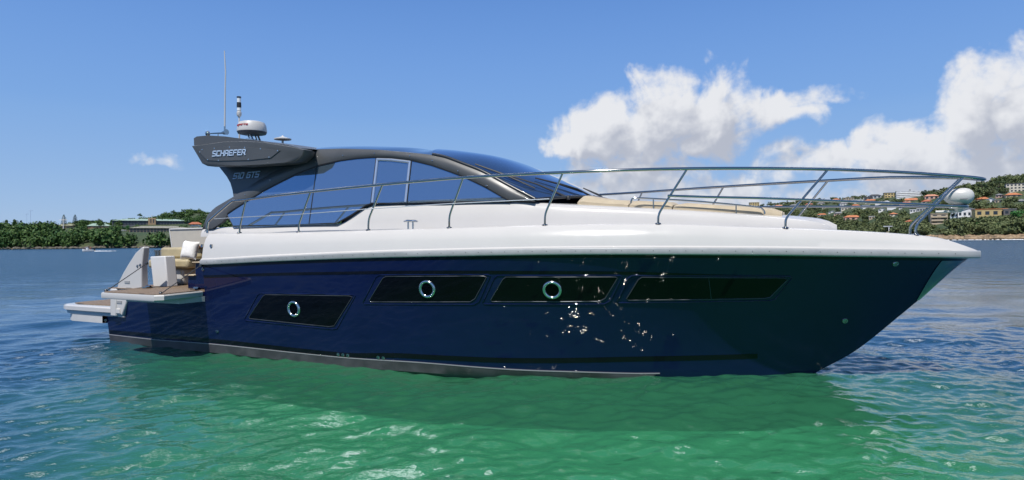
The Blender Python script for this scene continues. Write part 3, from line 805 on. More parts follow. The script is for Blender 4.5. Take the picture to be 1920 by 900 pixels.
# roof shell
ROOFE = [(4.686, -1.638, 3.508), (5.301, -1.635, 3.52), (5.887, -1.633, 3.49), (6.661, -1.628, 3.416), (7.381, -1.615, 3.311), (7.689, -1.598, 3.262)]
RX = [p[0] for p in ROOFE]; RZ = [p[2] for p in ROOFE]
ROOFC = [(4.216, -0.7, 3.741), (5.072, -0.7, 3.703), (5.937, -0.7, 3.647), (6.748, -0.7, 3.563), (7.466, -0.7, 3.45)]
rcz = pchip([4.0] + [p[0] for p in ROOFC], [ROOFC[0][2] + .02] + [p[2] + .01 for p in ROOFC])
rf = []
e0 = Vector(ws[0][0])
for x in np.linspace(3.6, e0.x, 30):
    ze = float(np.interp(x, RX, RZ)); zc = max(rcz(x), ze + .05); ye = -side(x, ze)
    row = []
    f = max(0, (x - (e0.x - .9)) / .9)
    for s in np.linspace(-1, 1, 29):
        q = abs(s) ** 2.6
        zz = zc + (ze - zc) * q; xx = x
        if f > 0:                                   # the front lip runs into the windscreen header
            k = np.linspace(-1, 1, 29).tolist().index(s); h = Vector(ws[0][k])
            xx = x + (h.x - e0.x) * f; zz = zz + (h.z - zz) * f ** 2
        row.append((xx, s * ye, zz))
    rf.append(row)
mb = MB(); mb.grid(rf)
mb.grid([[(p[0], p[1] * .96, p[2] - .10) for p in r] for r in rf])
mb.grid([rf[0], [(p[0], p[1] * .96, p[2] - .10) for p in rf[0]]])
ROOF = mb.build('roof', mat('graphite_roof', (.03, .033, .04), .07, metal=.2, coat=.8), yacht, 60)
NAV = [(5.291, -1.637, 3.511), (5.305, -1.659, 3.397)]
mb = MB(); c = Vector(NAV[0]).lerp(Vector(NAV[1]), .5) + Vector((0, -.05, 0))
mb.lathe([(.001, .05), (.03, .045), (.045, .02), (.05, -.03)], c, 14, Vector((.3, -1, .1)).to_track_quat('Z', 'Y').to_matrix())
mb.lathe([(.055, .0), (.06, -.03)], c, 14, Vector((0, -1, .1)).to_track_quat('Z', 'Y').to_matrix())
mb.build('navigation_light', [RUBBER], FRAME, 40)

# radar wing over the cockpit
POD = [(2.713, -2.02, 3.72), (2.989, -2.02, 3.378), (3.116, -2.02, 3.327), (3.975, -2.02, 3.269), (4.58, -2.02, 3.255), (5.073, -2.02, 3.255), (5.277, -2.02, 3.269), (5.443, -2.02, 3.364), (5.479, -2.02, 3.45), (5.315, -2.02, 3.497), (4.585, -2.02, 3.643), (4.099, -2.02, 3.704), (3.538, -2.02, 3.734), (3.051, -2.02, 3.724)]
CAPP = [(2.674, -1.99, 3.737), (2.668, -1.99, 3.875), (2.752, -1.99, 3.903), (3.072, -1.99, 3.896), (3.53, -1.99, 3.839), (3.774, -1.99, 3.795), (4.273, -1.99, 3.711), (5.047, -1.99, 3.569), (5.392, -1.99, 3.486), (5.286, -1.99, 3.49), (4.553, -1.99, 3.636), (4.064, -1.99, 3.697), (3.502, -1.99, 3.727), (3.012, -1.99, 3.721)]
mb = MB()
for s in (1, -1):
    P = [(p[0], s * p[1], p[2]) for p in POD]; cxp = sum(p[0] for p in P) / len(P); czp = sum(p[2] for p in P) / len(P)
    ring = lambda k, y: [(cxp + (p[0] - cxp) * k, y, czp + (p[2] - czp) * k) for p in P]
    rows = [ring(.95, s * 2.065), ring(.985, s * 2.055), ring(1, s * 2.02), ring(1.0, s * 1.86), ring(.93, s * 1.72)]
    mb.grid(rows, True); mb.poly(rows[0]); mb.poly(rows[-1][::-1])
P = CAPP; cxp = sum(p[0] for p in P) / len(P); czp = sum(p[2] for p in P) / len(P)
prof = []
for s in np.linspace(-1, 1, 21):
    k = 1 - .03 * max(0, abs(s) - .9) / .1; cam_ = .06 * (1 - s * s)
    prof.append([(cxp + (p[0] - cxp) * k - .25 * (1 - s*s) * (0 if p[0] > cxp else 1), s * 1.99, czp + (p[2] - czp) * k + cam_) for p in P])
mb.grid(prof, True); mb.poly(prof[0]); mb.poly(prof[-1][::-1])
WING = mb.build('radar_wing', GREY, yacht, 38)
PAN = [(2.934, -2.069, 3.595), (2.999, -2.069, 3.639), (3.336, -2.069, 3.638), (3.745, -2.069, 3.628), (4.14, -2.069, 3.592), (4.537, -2.069, 3.535), (4.957, -2.069, 3.468), (4.747, -2.069, 3.361), (4.228, -2.069, 3.355), (3.443, -2.069, 3.392), (3.151, -2.069, 3.425)]
cxp = sum(p[0] for p in PAN) / len(PAN); czp = sum(p[2] for p in PAN) / len(PAN)
for s in (1, -1):
    mb = MB()
    sh = lambda k, y: [(cxp + (p[0] - cxp) * k, s * y, czp + (p[2] - czp) * k) for p in PAN]
    rows = [sh(1.0, 2.05), sh(1.0, 2.072), sh(.985, 2.078)]; mb.grid(rows, True); mb.poly(rows[-1])
    mb.cur = 1
    for p in PAN: mb.lathe([(.0005, .008), (.010, .006), (.012, -.004)], (cxp + (p[0] - cxp) * .95, s * 2.078, czp + (p[2] - czp) * .9), 8, Vector((0, -s, 0)).to_track_quat('Z', 'Y').to_matrix())
    mb.build('wing_panel', [GREY, STEEL], WING, 30)
T1 = [(3.32, -2.08, 3.487), (4.164, -2.08, 3.459), (3.321, -2.08, 3.571)]
a1, b1 = Vector(T1[0]), Vector(T1[1]); h1_ = (T1[2][2] - T1[0][2]) * 1.02; w1_ = sum(ADV.get(c, .98) for c in 'SCHAEFER') * 1.15
def on_wing(u, v, d):
    p = a1 + (b1 - a1) * (u / w1_); return (p.x, -2.079 - .012 * d, p.z + v * h1_)
lettering('lettering', 'SCHAEFER', on_wing, LETTER, WING, 1.15, .2)

# masthead gear
GEAR = [(1.968, 0.0, 4.362), (1.576, 0.0, 5.149), (1.573, 0.0, 4.879), (1.551, 0.0, 4.516), (1.925, 0.0, 4.18), (1.534, 0.0, 4.47), (2.392, -0.0, 4.395), (1.963, 0.0, 4.595)]
g = GEAR; rc = Vector(g[0]); rr_ = abs(g[6][0] - g[5][0]) * .36
mb = MB(); mb.lathe([(.001, .21), (rr_ * .62, .205), (rr_ * .86, .18), (rr_ * .95, .12), (rr_ * 1.0, .0), (rr_ * .99, -.02)], rc, 40)
RAD = mb.build('radar_dome', WHITE2, yacht, 40)
mb = MB(); mb.lathe([(rr_ * .99, -.022), (rr_ * .93, -.06), (rr_ * .55, -.085), (.001, -.085)], rc, 40); mb.build('dome_base', mat('grey_plastic', (.10, .10, .11), .45), RAD, 40)
mb = MB()
for q in (-1, 1): mb.tube([rc + Vector((.06, .1 * q, -.08)), rc + Vector((.22, .1 * q, -.36))], .022, 8); mb.tube([rc + Vector((-.02, .1 * q, -.08)), rc + Vector((.14, .1 * q, -.36))], .016, 8)
mb.box(rc + Vector((.0, 0, -.25)), (.12, .24, .16)); mb.build('dome_bracket', STEEL, RAD, 30)
vdir = math.atan2(-10 - 0, 13.2 - rc.x)
def on_dome(u, v, d):
    L = .58 * rr_ * 2; wt = sum(ADV.get(c, .98) for c in 'raymarine')
    an = vdir - 1.35 + (u / wt) * 1.1; r = rr_ * .985 + .006 * d - .0
    z = .085 + v * .05
    r = rr_ * (1 - (z / .21) * .085) + .004 + .006 * d
    return (rc.x + r * math.cos(an), rc.y + r * math.sin(an), rc.z + z)
lettering('lettering', 'raymarine', on_dome, REDL, RAD, 1., .11, .1)
m0, m1, m2 = Vector(g[1]), Vector(g[2]), Vector(g[3])
mb = MB(); mb.tube([(m0.x, 0, m0.z - .22), (m0.x, 0, czp + .05 + .5)], .016, 8); mb.tube([(m0.x, 0, czp + .56), (m0.x + .25, 0, czp + .46)], .02, 8)
MAST = mb.build('light_mast', WHITE2, yacht, 40)
for k in (0, 1):
    mb = MB(); mb.lathe([(.001, .0), (.04, .0), (.04, -.11)], m0 + Vector((0, 0, -.015)), 16) if k else mb.lathe([(.043, -.23), (.043, -.30), (.03, -.31)], m0, 16); mb.build('lamp_lens', mat('clear_lens', (.75, .78, .78), .1, coat=.5), MAST, 40)
for k in (0, 1):
    mb = MB(); mb.lathe([(.001, .01), (.046, .01), (.046, -.02), (.03, -.022)], m0, 16) if k else mb.lathe([(.046, -.12), (.048, -.20), (.046, -.235)], m0, 16); mb.build('lamp_housing', RUBBER, MAST, 40)
mb = MB(); mb.lathe([(.02, -.30), (.05, -.33), (.052, -.40), (.025, -.44)], m0, 16); mb.build('lamp_collar', WHITE2, MAST, 40)
ANT = [(2.701, -1.3, 5.671), (2.726, -1.3, 5.253), (2.707, -1.3, 4.789), (2.692, -1.3, 4.199), (2.69, -1.3, 4.043)]
a_ = [Vector(p) for p in ANT]
mb = MB(); mb.tube([a_[0], a_[1], a_[2], a_[3]], [.009, .012, .013, .015], 8); AN = mb.build('whip_antenna', WHITE2, yacht, 40)
mb = MB(); mb.tube([a_[3], a_[4]], .017, 8); mb.lathe([(.035, 0), (.03, .03), (.018, .05)], a_[4], 12); mb.build('antenna_base', CHROME, AN, 40)
HORN = [(2.46, -1.5, 4.049), (2.542, -1.5, 4.044), (2.838, -1.5, 4.027), (2.925, -1.5, 4.035), (2.983, -1.5, 4.035), (2.749, -1.5, 3.999)]
h_ = [Vector(p) for p in HORN]
mb = MB(); mb.tube([h_[1], h_[2], h_[3], h_[4]], [.012, .016, .035, .055], 14); mb.lathe([(.001, .05), (.035, .035), (.05, 0), (.035, -.035), (.001, -.05)], h_[0], 14); mb.tube([h_[5] + Vector((0, 0, .03)), h_[5] + Vector((0, 0, -.06))], .01, 6)
mb.tube([h_[0], h_[0] + Vector((0, 0, -.09))], .012, 6)
mb.build('signal_horn', CHROME, yacht, 50)
GPS = [(3.903, -1.0, 3.894), (3.902, -1.0, 3.803), (3.744, -1.0, 3.907)]
p = Vector(GPS[0]); q = abs(GPS[2][0] - p.x) * 1.0
mb = MB(); mb.lathe([(.012, .07), (.02, .05), (q * .55, .03), (q, .008), (q, -.008), (q * .4, -.02), (.02, -.03), (.02, -.10), (.05, -.12), (.05, -.13)], p, 24); mb.build('satellite_antenna', WHITE2, yacht, 35)

# ------------------------------------------------------------------ guard rails
TR = [(3.371, -2.245, 2.107), (3.358, -2.244, 2.192), (3.387, -2.245, 2.285), (3.501, -2.248, 2.367), (3.985, -2.259, 2.629), (4.079, -2.262, 2.649), (4.357, -2.269, 2.656), (5.096, -2.281, 2.697), (5.82, -2.287, 2.726), (6.559, -2.29, 2.751), (7.232, -2.278, 2.772), (7.912, -2.253, 2.791), (8.589, -2.215, 2.808), (9.324, -2.142, 2.813), (10.021, -2.026, 2.815), (10.806, -1.836, 2.819), (11.567, -1.594, 2.815), (12.388, -1.267, 2.802), (13.194, -0.883, 2.78), (13.981, -0.416, 2.744), (14.746, -0.095, 2.672)]
BOWR = [(14.985, 0.0, 2.633)]
tr_ = [Vector(p) for p in TR]; bow = Vector(BOWR[0])
path = spline(tr_[1:] , 3)
last = path[-1]
nose = [last]
for k in range(1, 7):
    q = math.pi / 2 * k / 6
    nose.append(Vector((last.x + (bow.x - last.x) * math.sin(q), last.y * math.cos(q), last.z + (bow.z - last.z) * math.sin(q))))
full = [tr_[0]] + path + nose[1:]
full = full + [Vector((p.x, -p.y, p.z)) for p in full[-2::-1]]
mb = MB(); mb.tube(full, .0215, 10); RAIL = mb.build('guard_rail', CHROME, yacht, 60)
ST = [(4.152, -2.264, 2.108), (4.193, -2.265, 2.203), (4.357, -2.269, 2.647), (5.526, -2.285, 2.095), (5.539, -2.285, 2.211), (5.819, -2.287, 2.717), (6.939, -2.285, 2.128), (6.954, -2.285, 2.257), (7.231, -2.278, 2.764), (8.345, -2.232, 2.148), (8.346, -2.232, 2.27), (8.589, -2.215, 2.801), (9.762, -2.073, 2.147), (9.767, -2.072, 2.262), (10.021, -2.026, 2.808), (11.21, -1.716, 2.112), (11.221, -1.712, 2.233), (11.567, -1.594, 2.808), (12.701, -1.123, 2.041), (12.706, -1.121, 2.156), (13.194, -0.883, 2.777)]
SP = [(14.198, -0.325, 1.935), (14.209, -0.32, 2.055), (14.746, -0.095, 2.665)]
def rail_y(x): return -(brail(x) - .17) if x < 13.9 else -max(.45 - .42 * (x - 13.9), 0)
posts = [ST[i:i+3] for i in range(0, len(ST), 3)] + [SP]
TRX = [p.x for p in full[:len(full)//2 + 1]]; TRZ = [p.z for p in full[:len(full)//2 + 1]]
for b, k, t in posts:
    zb = zdeck(b[0]) - .02
    for s in (1, -1):
        yb = rail_y(b[0]) * .985; pth = [Vector((b[0], s * yb, min(zb, b[2] - .01))), Vector((b[0] + (k[0] - b[0]) * .3, s * yb, k[2])), Vector((t[0], s * t[1], t[2]))]
        mb = MB(); mb.tube(fillet(pth, .09), .0155, 8); mb.lathe([(.042, 0), (.038, .012), (.018, .02)], (b[0], s * yb, zdeck(b[0]) - .002), 12)
        mb.build('stanchion', CHROME, RAIL, 50)
LR = [(11.335, -1.675, 2.472), (11.827, -1.497, 2.445), (12.384, -1.269, 2.423), (12.873, -1.042, 2.399), (13.483, -0.73, 2.365), (14.099, -0.366, 2.334), (14.645, -0.137, 2.295)]
lr = [Vector(p) for p in LR]; e = lr[-1]
nose = [Vector((e.x + .16 * math.sin(q), e.y * math.cos(q), e.z)) for q in (math.pi / 2 * k / 5 for k in range(6))]
lp = lr[:-1] + nose; lp = lp + [Vector((p.x, -p.y, p.z)) for p in lp[-2::-1]]
mb = MB(); mb.tube(lp, .0165, 8); mb.build('lower_rail', CHROME, RAIL, 60)
LW = [(3.543, -2.249, 2.352), (4.34, -2.268, 2.363), (5.564, -2.285, 2.373), (7.003, -2.284, 2.417), (8.434, -2.227, 2.449), (9.838, -2.06, 2.468)]
for s in (1, -1):
    mb = MB(); mb.tube([(p[0], s * p[1], p[2]) for p in LW], .006, 6); mb.build('lifeline', mat('pale_wire', (.62, .64, .68), .35, metal=.3), RAIL, 60)
# searchlight on the bow
SL = [(14.707, 0.0, 2.42), (14.562, 0.0, 2.419), (14.854, 0.0, 2.407), (14.708, 0.0, 2.527), (14.706, 0.0, 2.316), (14.705, 0.0, 2.275)]
c = Vector(SL[0]); hw = (SL[2][0] - SL[1][0]) * .5; hh = (SL[3][2] - SL[4][2]) * .56
toc = Vector((13.2 - c.x, -10 - c.y, 0)).normalized(); sx = Vector((-toc.y, toc.x, 0))
if sx.x < 0: sx = -sx
hwid = .17
mb = MB(); rows = []
for i in range(11):
    v = math.pi * i / 10 - math.pi / 2; row = []
    for k in range(20):
        q = 2 * math.pi * k / 20
        ex = lambda v_, n_: math.copysign(abs(v_) ** n_, v_)
        X_ = ex(math.cos(v), .75) * ex(math.cos(q), .8); Y_ = ex(math.cos(v), .75) * ex(math.sin(q), .8); Z_ = ex(math.sin(v), .85)
        lift = .18 * X_
        row.append(c + sx * (hwid * X_ * (1 - .12 * max(0, -Z_))) + toc * (.13 * Y_) + Vector((0, 0, hh * .92 * Z_ * (1 + .12 * X_))))
    rows.append(row)
mb.grid(rows, True); SEARCH = mb.build('searchlight', WHITE2, yacht, 28)
mb = MB(); b = c + Vector((0, 0, -hh * .95)); mb.lathe([(.05, .05), (.06, .0), (.105, -.012), (.105, -.035), (.05, -.05), (.03, -.09)], b, 24); mb.tube([b + Vector((0, 0, -.075)), b + Vector((-.25, 0, -.075))], .016, 8); mb.build('searchlight_base', WHITE2, SEARCH, 40)
mb = MB(); f0 = c + toc * .128 + sx * .06 + Vector((0, 0, -.035))
for k in range(8): mb.box(f0 + sx * (k * .011 - .04), (.007, .012, .012), Matrix.Rotation(math.atan2(sx.y, sx.x), 3, 'Z'))
mb.build('lettering', DARKL, SEARCH, 0)
# mooring cleat on the side deck
CL = [(7.488, -2.2, 2.219), (7.731, -2.191, 2.213), (7.563, -2.197, 2.217), (7.647, -2.194, 2.215), (7.563, -2.197, 2.154), (7.647, -2.194, 2.152)]
for s in (1, -1):
    mb = MB(); z = CL[0][2]; q = lambda p: Vector((p[0], s * (p[1] + .1), p[2]))
    mb.tube([q(CL[0]), q(CL[0]) + Vector((.05, 0, .008)), q(CL[1]) - Vector((.05, 0, -.008)), q(CL[1])], [.010, .018, .018, .010], 8)
    for k in (2, 3): mb.tube([q(CL[k]), Vector((CL[k][0], s * (CL[k][1] + .1), zdeck(CL[k][0]) - .02))], .014, 8)
    mb.build('mooring_cleat', STEEL, DECK, 50)

# ------------------------------------------------------------------ stern: swim platform, fold-down terrace, cockpit
pl = MB()
def plan(x0, x1, w0, w1, r=.35):
    return [(x1, -w1), (x0 + r, -w0), (x0 + r * .3, -w0 + r * .25), (x0, -w0 + r), (x0 - .06, 0), (x0, w0 - r), (x0 + r * .3, w0 - r * .25), (x0 + r, w0), (x1, w1)]
PP = plan(-1.22, .95, 2.26, 2.30)
inn = [(p[0] * .985 + .01, p[1] * .985) for p in PP]
rows = [[(p[0], p[1], .70) for p in inn], [(p[0], p[1], .675) for p in PP], [(p[0], p[1], .60) for p in PP], [(p[0] + .04, p[1] * .985, .575) for p in PP], [(p[0] + .05, p[1] * .98, .52) for p in PP], [(p[0] + .06, p[1] * .97, .52) for p in PP]]
pl.grid(rows); pl.poly(rows[0]); pl.poly(rows[-1][::-1]); pl.poly([r[0] for r in rows] + [r[-1] for r in rows[::-1]])
SWIM = pl.build('swim_platform', WHITE, yacht, 30)
mb = MB(); lo = [(p[0] * .9 + .02, p[1] * .96) for p in plan(-1.2, .3, 2.30, 2.32)]; mb.grid([[(p[0], p[1], .52) for p in lo], [(p[0], p[1], .37) for p in lo], [(p[0] + .1, p[1] * .9, .36) for p in lo]]); mb.poly([(p[0] + .1, p[1] * .9, .36) for p in lo]); mb.build('platform_skirt', WHITE2, SWIM, 30)
mb = MB(); tk = plan(-1.1, .62, 2.10, 2.05); mb.prism([(p[0], p[1], .704) for p in tk], (0, 0, .012)); mb.build('teak_deck', TEAK, SWIM, 0)
# moulded steps and the swept quarter fins
for s in (1, -1):
    mb = MB(); st = [(.62, .56), (1.0, .55), (1.16, .86), (1.08, 1.04), (.74, 1.0), (.70, .72), (.60, .71)]
    mb.prism([(p[0], -s * 2.28, p[1]) for p in st], (0, s * .42, 0)); STEP = mb.build('moulded_step', WHITE, yacht, 30, bevel=.025)
    for (cx_, cz_) in ((.86, .90), (.90, .80)):
        g_ = MB(); g_.box((cx_ + .02, -s * 2.283, cz_ + .01), (.16, .012, .05)); g_.build('vent_grille', mat('vent_grey', (.30, .30, .30), .5), STEP, 0)
    QF = [(0.754, -2.24, 1.015), (0.831, -2.24, 1.193), (0.982, -2.24, 1.381), (1.148, -2.24, 1.557), (1.36, -2.24, 1.761), (1.536, -2.24, 1.862), (1.568, -2.24, 1.877), (1.599, -2.24, 1.862), (1.582, -2.24, 1.751), (1.531, -2.24, 1.499), (1.541, -2.24, 1.095)]
    mb = MB(); mb.prism([(p[0], s * p[1], p[2]) for p in QF], (0, s * .13, 0)); QFO = mb.build('quarter_fin', WHITE, yacht, 30, bevel=.03)
    QV = [(1.499, -2.25, 1.529), (1.419, -2.25, 1.508), (1.028, -2.25, 1.197), (1.142, -2.25, 1.199), (1.075, -2.25, 1.075)]
    for k in (0, 1):
        g_ = MB(); g_.lathe([(.0005, .010), (.02, .010), (.028, .0), (.028, -.01)], (QV[k][0], s * -2.245, QV[k][2]), 14, Vector((0, -s, 0)).to_track_quat('Z', 'Y').to_matrix()); g_.build('chrome_fitting', CHROME, QFO, 50)
    for k in (2, 4):
        g_ = MB(); g_.box((QV[k][0] + .08, s * -2.243, QV[k][2]), (.15, .012, .045)); g_.build('vent_grille', mat('vent_grey', (.3, .3, .3), .5), QFO, 0)

# cockpit sole and furniture
mb = MB(); mb.prism([(.55, -2.28, 1.07), (3.45, -2.34, 1.07), (3.45, 2.34, 1.07), (.55, 2.28, 1.07)], (0, 0, .012)); SOLE = mb.build('cockpit_sole', TEAK, yacht, 0)
mb = MB(); mb.box((.66, .55, 1.30), (.16, 3.5, .55)); mb.box((.75, -.3, .80), (.2, 4.0, .55)); mb.build('transom_wall', WHITE, yacht, 30, bevel=.03)
mb = MB(); mb.prism([(.70, 2.05, .9), (3.45, 2.1, .9), (3.45, 2.1, 1.72), (.9, 2.05, 1.60)], (0, .25, 0)); mb.build('port_coaming', WHITE, yacht, 30, bevel=.03)
CB = [(1.018, -1.72, 1.677), (1.474, -1.72, 1.688), (1.561, -1.72, 1.08), (1.109, -1.72, 1.07)]
mb = MB(); mb.prism([(p[0], -1.72, p[2]) for p in CB], (0, .22, 0)); CAB = mb.build('cockpit_cabinet', mat('cabinet_white', (.66, .655, .65), .3), yacht, 30, bevel=.02)
for dx in (0, .085):
    mb = MB(); b = Vector((CB[0][0] + .05 + dx, -1.62, CB[0][2])); mb.lathe([(.03, -.01), (.03, .10), (.042, .105), (.042, .13), (.001, .135)], b, 16); mb.build('deck_bollard', CHROME, CAB, 50)
SO = [(0.209, -0.95, 1.852), (1.02, -0.95, 1.859), (1.253, -0.95, 1.847), (0.206, -0.95, 1.622), (0.399, -0.95, 1.616), (1.447, -0.95, 1.619), (1.444, -0.95, 1.419), (0.397, -0.95, 1.41), (0.449, -0.95, 1.381), (0.912, -0.95, 1.409), (0.908, -0.95, 1.07), (0.479, -0.95, 1.05)]
x0, x1 = SO[0][0], SO[5][0] + .1; zt, zs, zl = SO[0][2], SO[4][2], SO[6][2]
mb = MB(); mb.box(((x0 + x1) / 2, -.86, (zt + zs) / 2), (x1 - x0, .16, zt - zs)); SOFA = mb.build('bench_backrest', VINYL, yacht, 40, bevel=.05)
mb = MB(); mb.box(((x0 + x1) / 2 + .1, -1.05, (zs + zl) / 2), (x1 - x0 - .1, .55, zs - zl - .01)); mb.build('bench_seat', VINYL, yacht, 40, bevel=.05)
mb = MB(); mb.box(((x0 + x1) / 2 + .02, -1.0, (zl + 1.08) / 2), ((x1 - x0) * .62, .45, zl - 1.08)); mb.build('bench_base', WHITE, yacht, 40, bevel=.06)
CP = [(-0.073, -0.5, 2.256), (0.973, -0.5, 2.237), (0.003, -0.5, 1.872)]
mb = MB(); mb.prism([(CP[0][0], -.5, CP[0][2]), (CP[0][0] + 1.6, -.5, CP[0][2] + .0), (CP[0][0] + 1.6, -.5, 1.3), (CP[2][0] + .1, -.5, 1.3), (CP[2][0], -.5, CP[2][2])], (0, .10, 0)); CPO = mb.build('seat_screen', CREAM, yacht, 30, bevel=.012)
mb = MB(); mb.tube([(CP[0][0], -.505, CP[0][2]), (CP[2][0], -.505, CP[2][2]), (CP[2][0] + .1, -.505, 1.35)], .016, 8); mb.tube([(CP[0][0], -.505, CP[0][2]), (CP[0][0] + 1.6, -.505, CP[0][2])], .018, 8); mb.build('screen_edge', WHITE2, CPO, 40)
mb = MB(); hx_ = CP[1][0] - .42; mb.tube(fillet([(hx_, -.46, CP[0][2] - .02), (hx_ + .03, -.46, CP[0][2] + .06), (hx_ + .32, -.46, CP[0][2] + .06), (hx_ + .36, -.46, CP[0][2] - .02)], .05), .014, 8); mb.build('grab_handle', CHROME, CPO, 50)
# the step unit and folded table beside the cabin door
SG = [(2.512, -2.0, 1.091), (2.515, -2.0, 1.329), (2.72, -2.0, 1.332), (2.723, -2.0, 1.568), (2.982, -2.0, 1.579), (3.004, -2.0, 1.102)]
mb = MB(); mb.prism([(p[0], -2.0, p[2]) for p in SG], (0, .5, 0)); mb.build('companion_steps', NAVY, yacht, 30, bevel=.012)
mb = MB(); mb.box((SG[1][0] + .1, -1.8, SG[1][2] + .012), (.26, .5, .02)); mb.box((SG[3][0] + .12, -1.8, SG[3][2] + .012), (.30, .5, .02)); mb.build('step_tread', mat('beige_tread', (.50, .40, .26), .6), yacht, 0, bevel=.006)
TB = [(1.053, -1.0, 1.857), (1.628, -1.0, 1.853)]
mb = MB(); mb.box(((TB[0][0] + TB[1][0]) / 2 + .15, -.92, TB[0][2] + .01), (TB[1][0] - TB[0][0] + .3, .2, .025)); TBL = mb.build('cockpit_table', WOOD, yacht, 30, bevel=.008)
mb = MB(); mb.tube([(TB[1][0] + .24, -.92, TB[0][2]), (TB[1][0] + .24, -.92, 1.08)], .03, 12); mb.build('table_leg', CHROME, TBL, 50)
# white throw cushion propped on the bench (a loose thing)
PW = [(1.663, -1.2, 1.805), (1.48, -1.2, 1.969), (1.882, -1.2, 1.632)]
def pillow():
    mb = MB(); rows = []
    for i in range(13):
        u_ = -1 + 2 * i / 12; row = []
        for j in range(13):
            v_ = -1 + 2 * j / 12; pin = 1 - .10 * (u_ * u_) * (1 - v_ * v_) - .10 * v_ * v_ * (1 - u_ * u_)
            row.append((u_ * .19 * (1 - .07 * (1 - v_ * v_)), 0, v_ * .19 * (1 - .07 * (1 - u_ * u_)), ((1 - u_**4) * (1 - v_**4)) ** .6))
        rows.append(row)
    mb.grid([[(p[0], -.085 * p[3], p[2]) for p in r] for r in rows]); mb.grid([[(p[0], .085 * p[3], p[2]) for p in r] for r in rows])
    return mb
wp = Matrix.Translation(O) @ Matrix.Rotation(R(HEAD), 4, 'Z') @ Vector((PW[0][0] - .12, -1.22, PW[0][2] - .01))
pw = pillow().build('throw_cushion', CLOTH, None, 60); pw.location = wp; pw.rotation_euler = (R(-12), R(5), R(HEAD) + R(12))
tag(pw, 'white throw cushion propped on the beige bench in the yacht cockpit', 'cushion')

# fold-down side terrace with its wires
TZ = 1.10
tp = [(1.78, -2.36), (1.86, -3.16), (1.98, -3.26), (3.50, -3.34), (3.60, -3.24), (3.44, -2.40)]
cxp = sum(p[0] for p in tp) / 6; cyp = sum(p[1] for p in tp) / 6
sc_ = lambda k, z: [(cxp + (p[0] - cxp) * k, cyp + (p[1] - cyp) * k, z) for p in tp]
mb = MB(); rows = [sc_(.985, TZ), sc_(1.0, TZ - .02), sc_(1.0, TZ - .085), sc_(.97, TZ - .105)]; mb.grid(rows, True); mb.poly(rows[0]); mb.poly(rows[-1][::-1])
mb.box((2.75, -2.62, TZ - .14), (1.4, .5, .09))
TER = mb.build('side_terrace', WHITE, yacht, 30)
mb = MB(); mb.prism(sc_(.93, TZ + .003), (0, 0, .01)); mb.build('terrace_teak', TEAK, TER, 0)
for (a, b) in (((1.92, -3.14, TZ + .01), (1.72, -2.26, 1.56)), ((3.46, -3.2, TZ + .01), (3.44, -2.44, 1.54))):
    mb = MB(); mb.tube([a, b], .008, 8); mb.lathe([(.03, 0), (.03, .02), (.012, .04)], a, 10); mb.lathe([(.02, -.02), (.03, 0), (.02, .03)], b, 10); mb.build('support_wire', mat('dark_wire', (.12, .12, .12), .35, metal=.8), TER, 50)
for x in (2.0, 3.3):
    mb = MB(); mb.box((x, -2.44, TZ + .03), (.12, .12, .03)); mb.tube([(x - .06, -2.42, TZ + .045), (x + .06, -2.42, TZ + .045)], .022, 8); mb.build('terrace_hinge', CHROME, TER, 50)

# ------------------------------------------------------------------ far shores
def land(name, f, k0, k1, nk, y0f, depth, ny, m, label):
    rows = []
    for k in np.linspace(k0, k1, nk):
        a = y0f(k) - 12
        rows.append([(k * Y, Y, f(k * Y, Y) + .5 * math.sin(k * 61 + Y * .11) * (1 if Y > a + 30 else 0)) for Y in (a + depth * (j / (ny - 1)) ** 1.2 for j in range(ny))])
    mb = MB(); mb.grid(rows); o = mb.build(name, m, None, 60); return o
def unseen_hill_ring():  # added behind the camera, out of view, to darken what the yacht reflects
    rows = []
    for a in np.linspace(100, 262, 60):
        hgt = 34 + 10 * math.sin(a * .11) + 6 * math.sin(a * .37 + 1)
        rows.append([(math.sin(R(a)) * r, math.cos(R(a)) * r, hgt * smooth((r - 560) / 240) - 1.5) for r in (555, 600, 650, 700, 800, 1000)])
    mb = MB(); mb.grid(rows); return mb.build('unseen_hills', GROUND, None, 60)
def ground_mat():
    m = bpy.data.materials.new('scrub_ground'); m.use_nodes = True; t = NT(m.node_tree); b = t.n['Principled BSDF']
    tc = t.node('ShaderNodeTexCoord'); p = tc.outputs['Object']; z = t.sep(p)[2]
    f = t.noise(p, .06, 5, .6); c = t.mix(t.ramp(f, .35, .65), (.028, .055, .018, 1), (.06, .075, .03, 1))
    rock = t.mix(t.ramp(t.noise(p, .25, 5, .65), .35, .65), (.16, .11, .06, 1), (.36, .28, .19, 1))
    edge = t.ramp(t.m('ADD', z, t.m('MULTIPLY', t.noise(p, .12, 3), 4)), 2.4, 3.4)
    t.put(b.inputs['Base Color'], t.mix(edge, rock, c)); b.inputs['Roughness'].default_value = .9
    return m
GROUND = ground_mat()
tag(unseen_hill_ring(), kind='structure')
tag(land('headland', left_hill, -1.7, .05, 150, l_near, 420, 26, GROUND, ''), kind='structure')
tag(land('hillside', right_hill, .31, 1.2, 120, r_near, 520, 30, GROUND, ''), kind='structure')

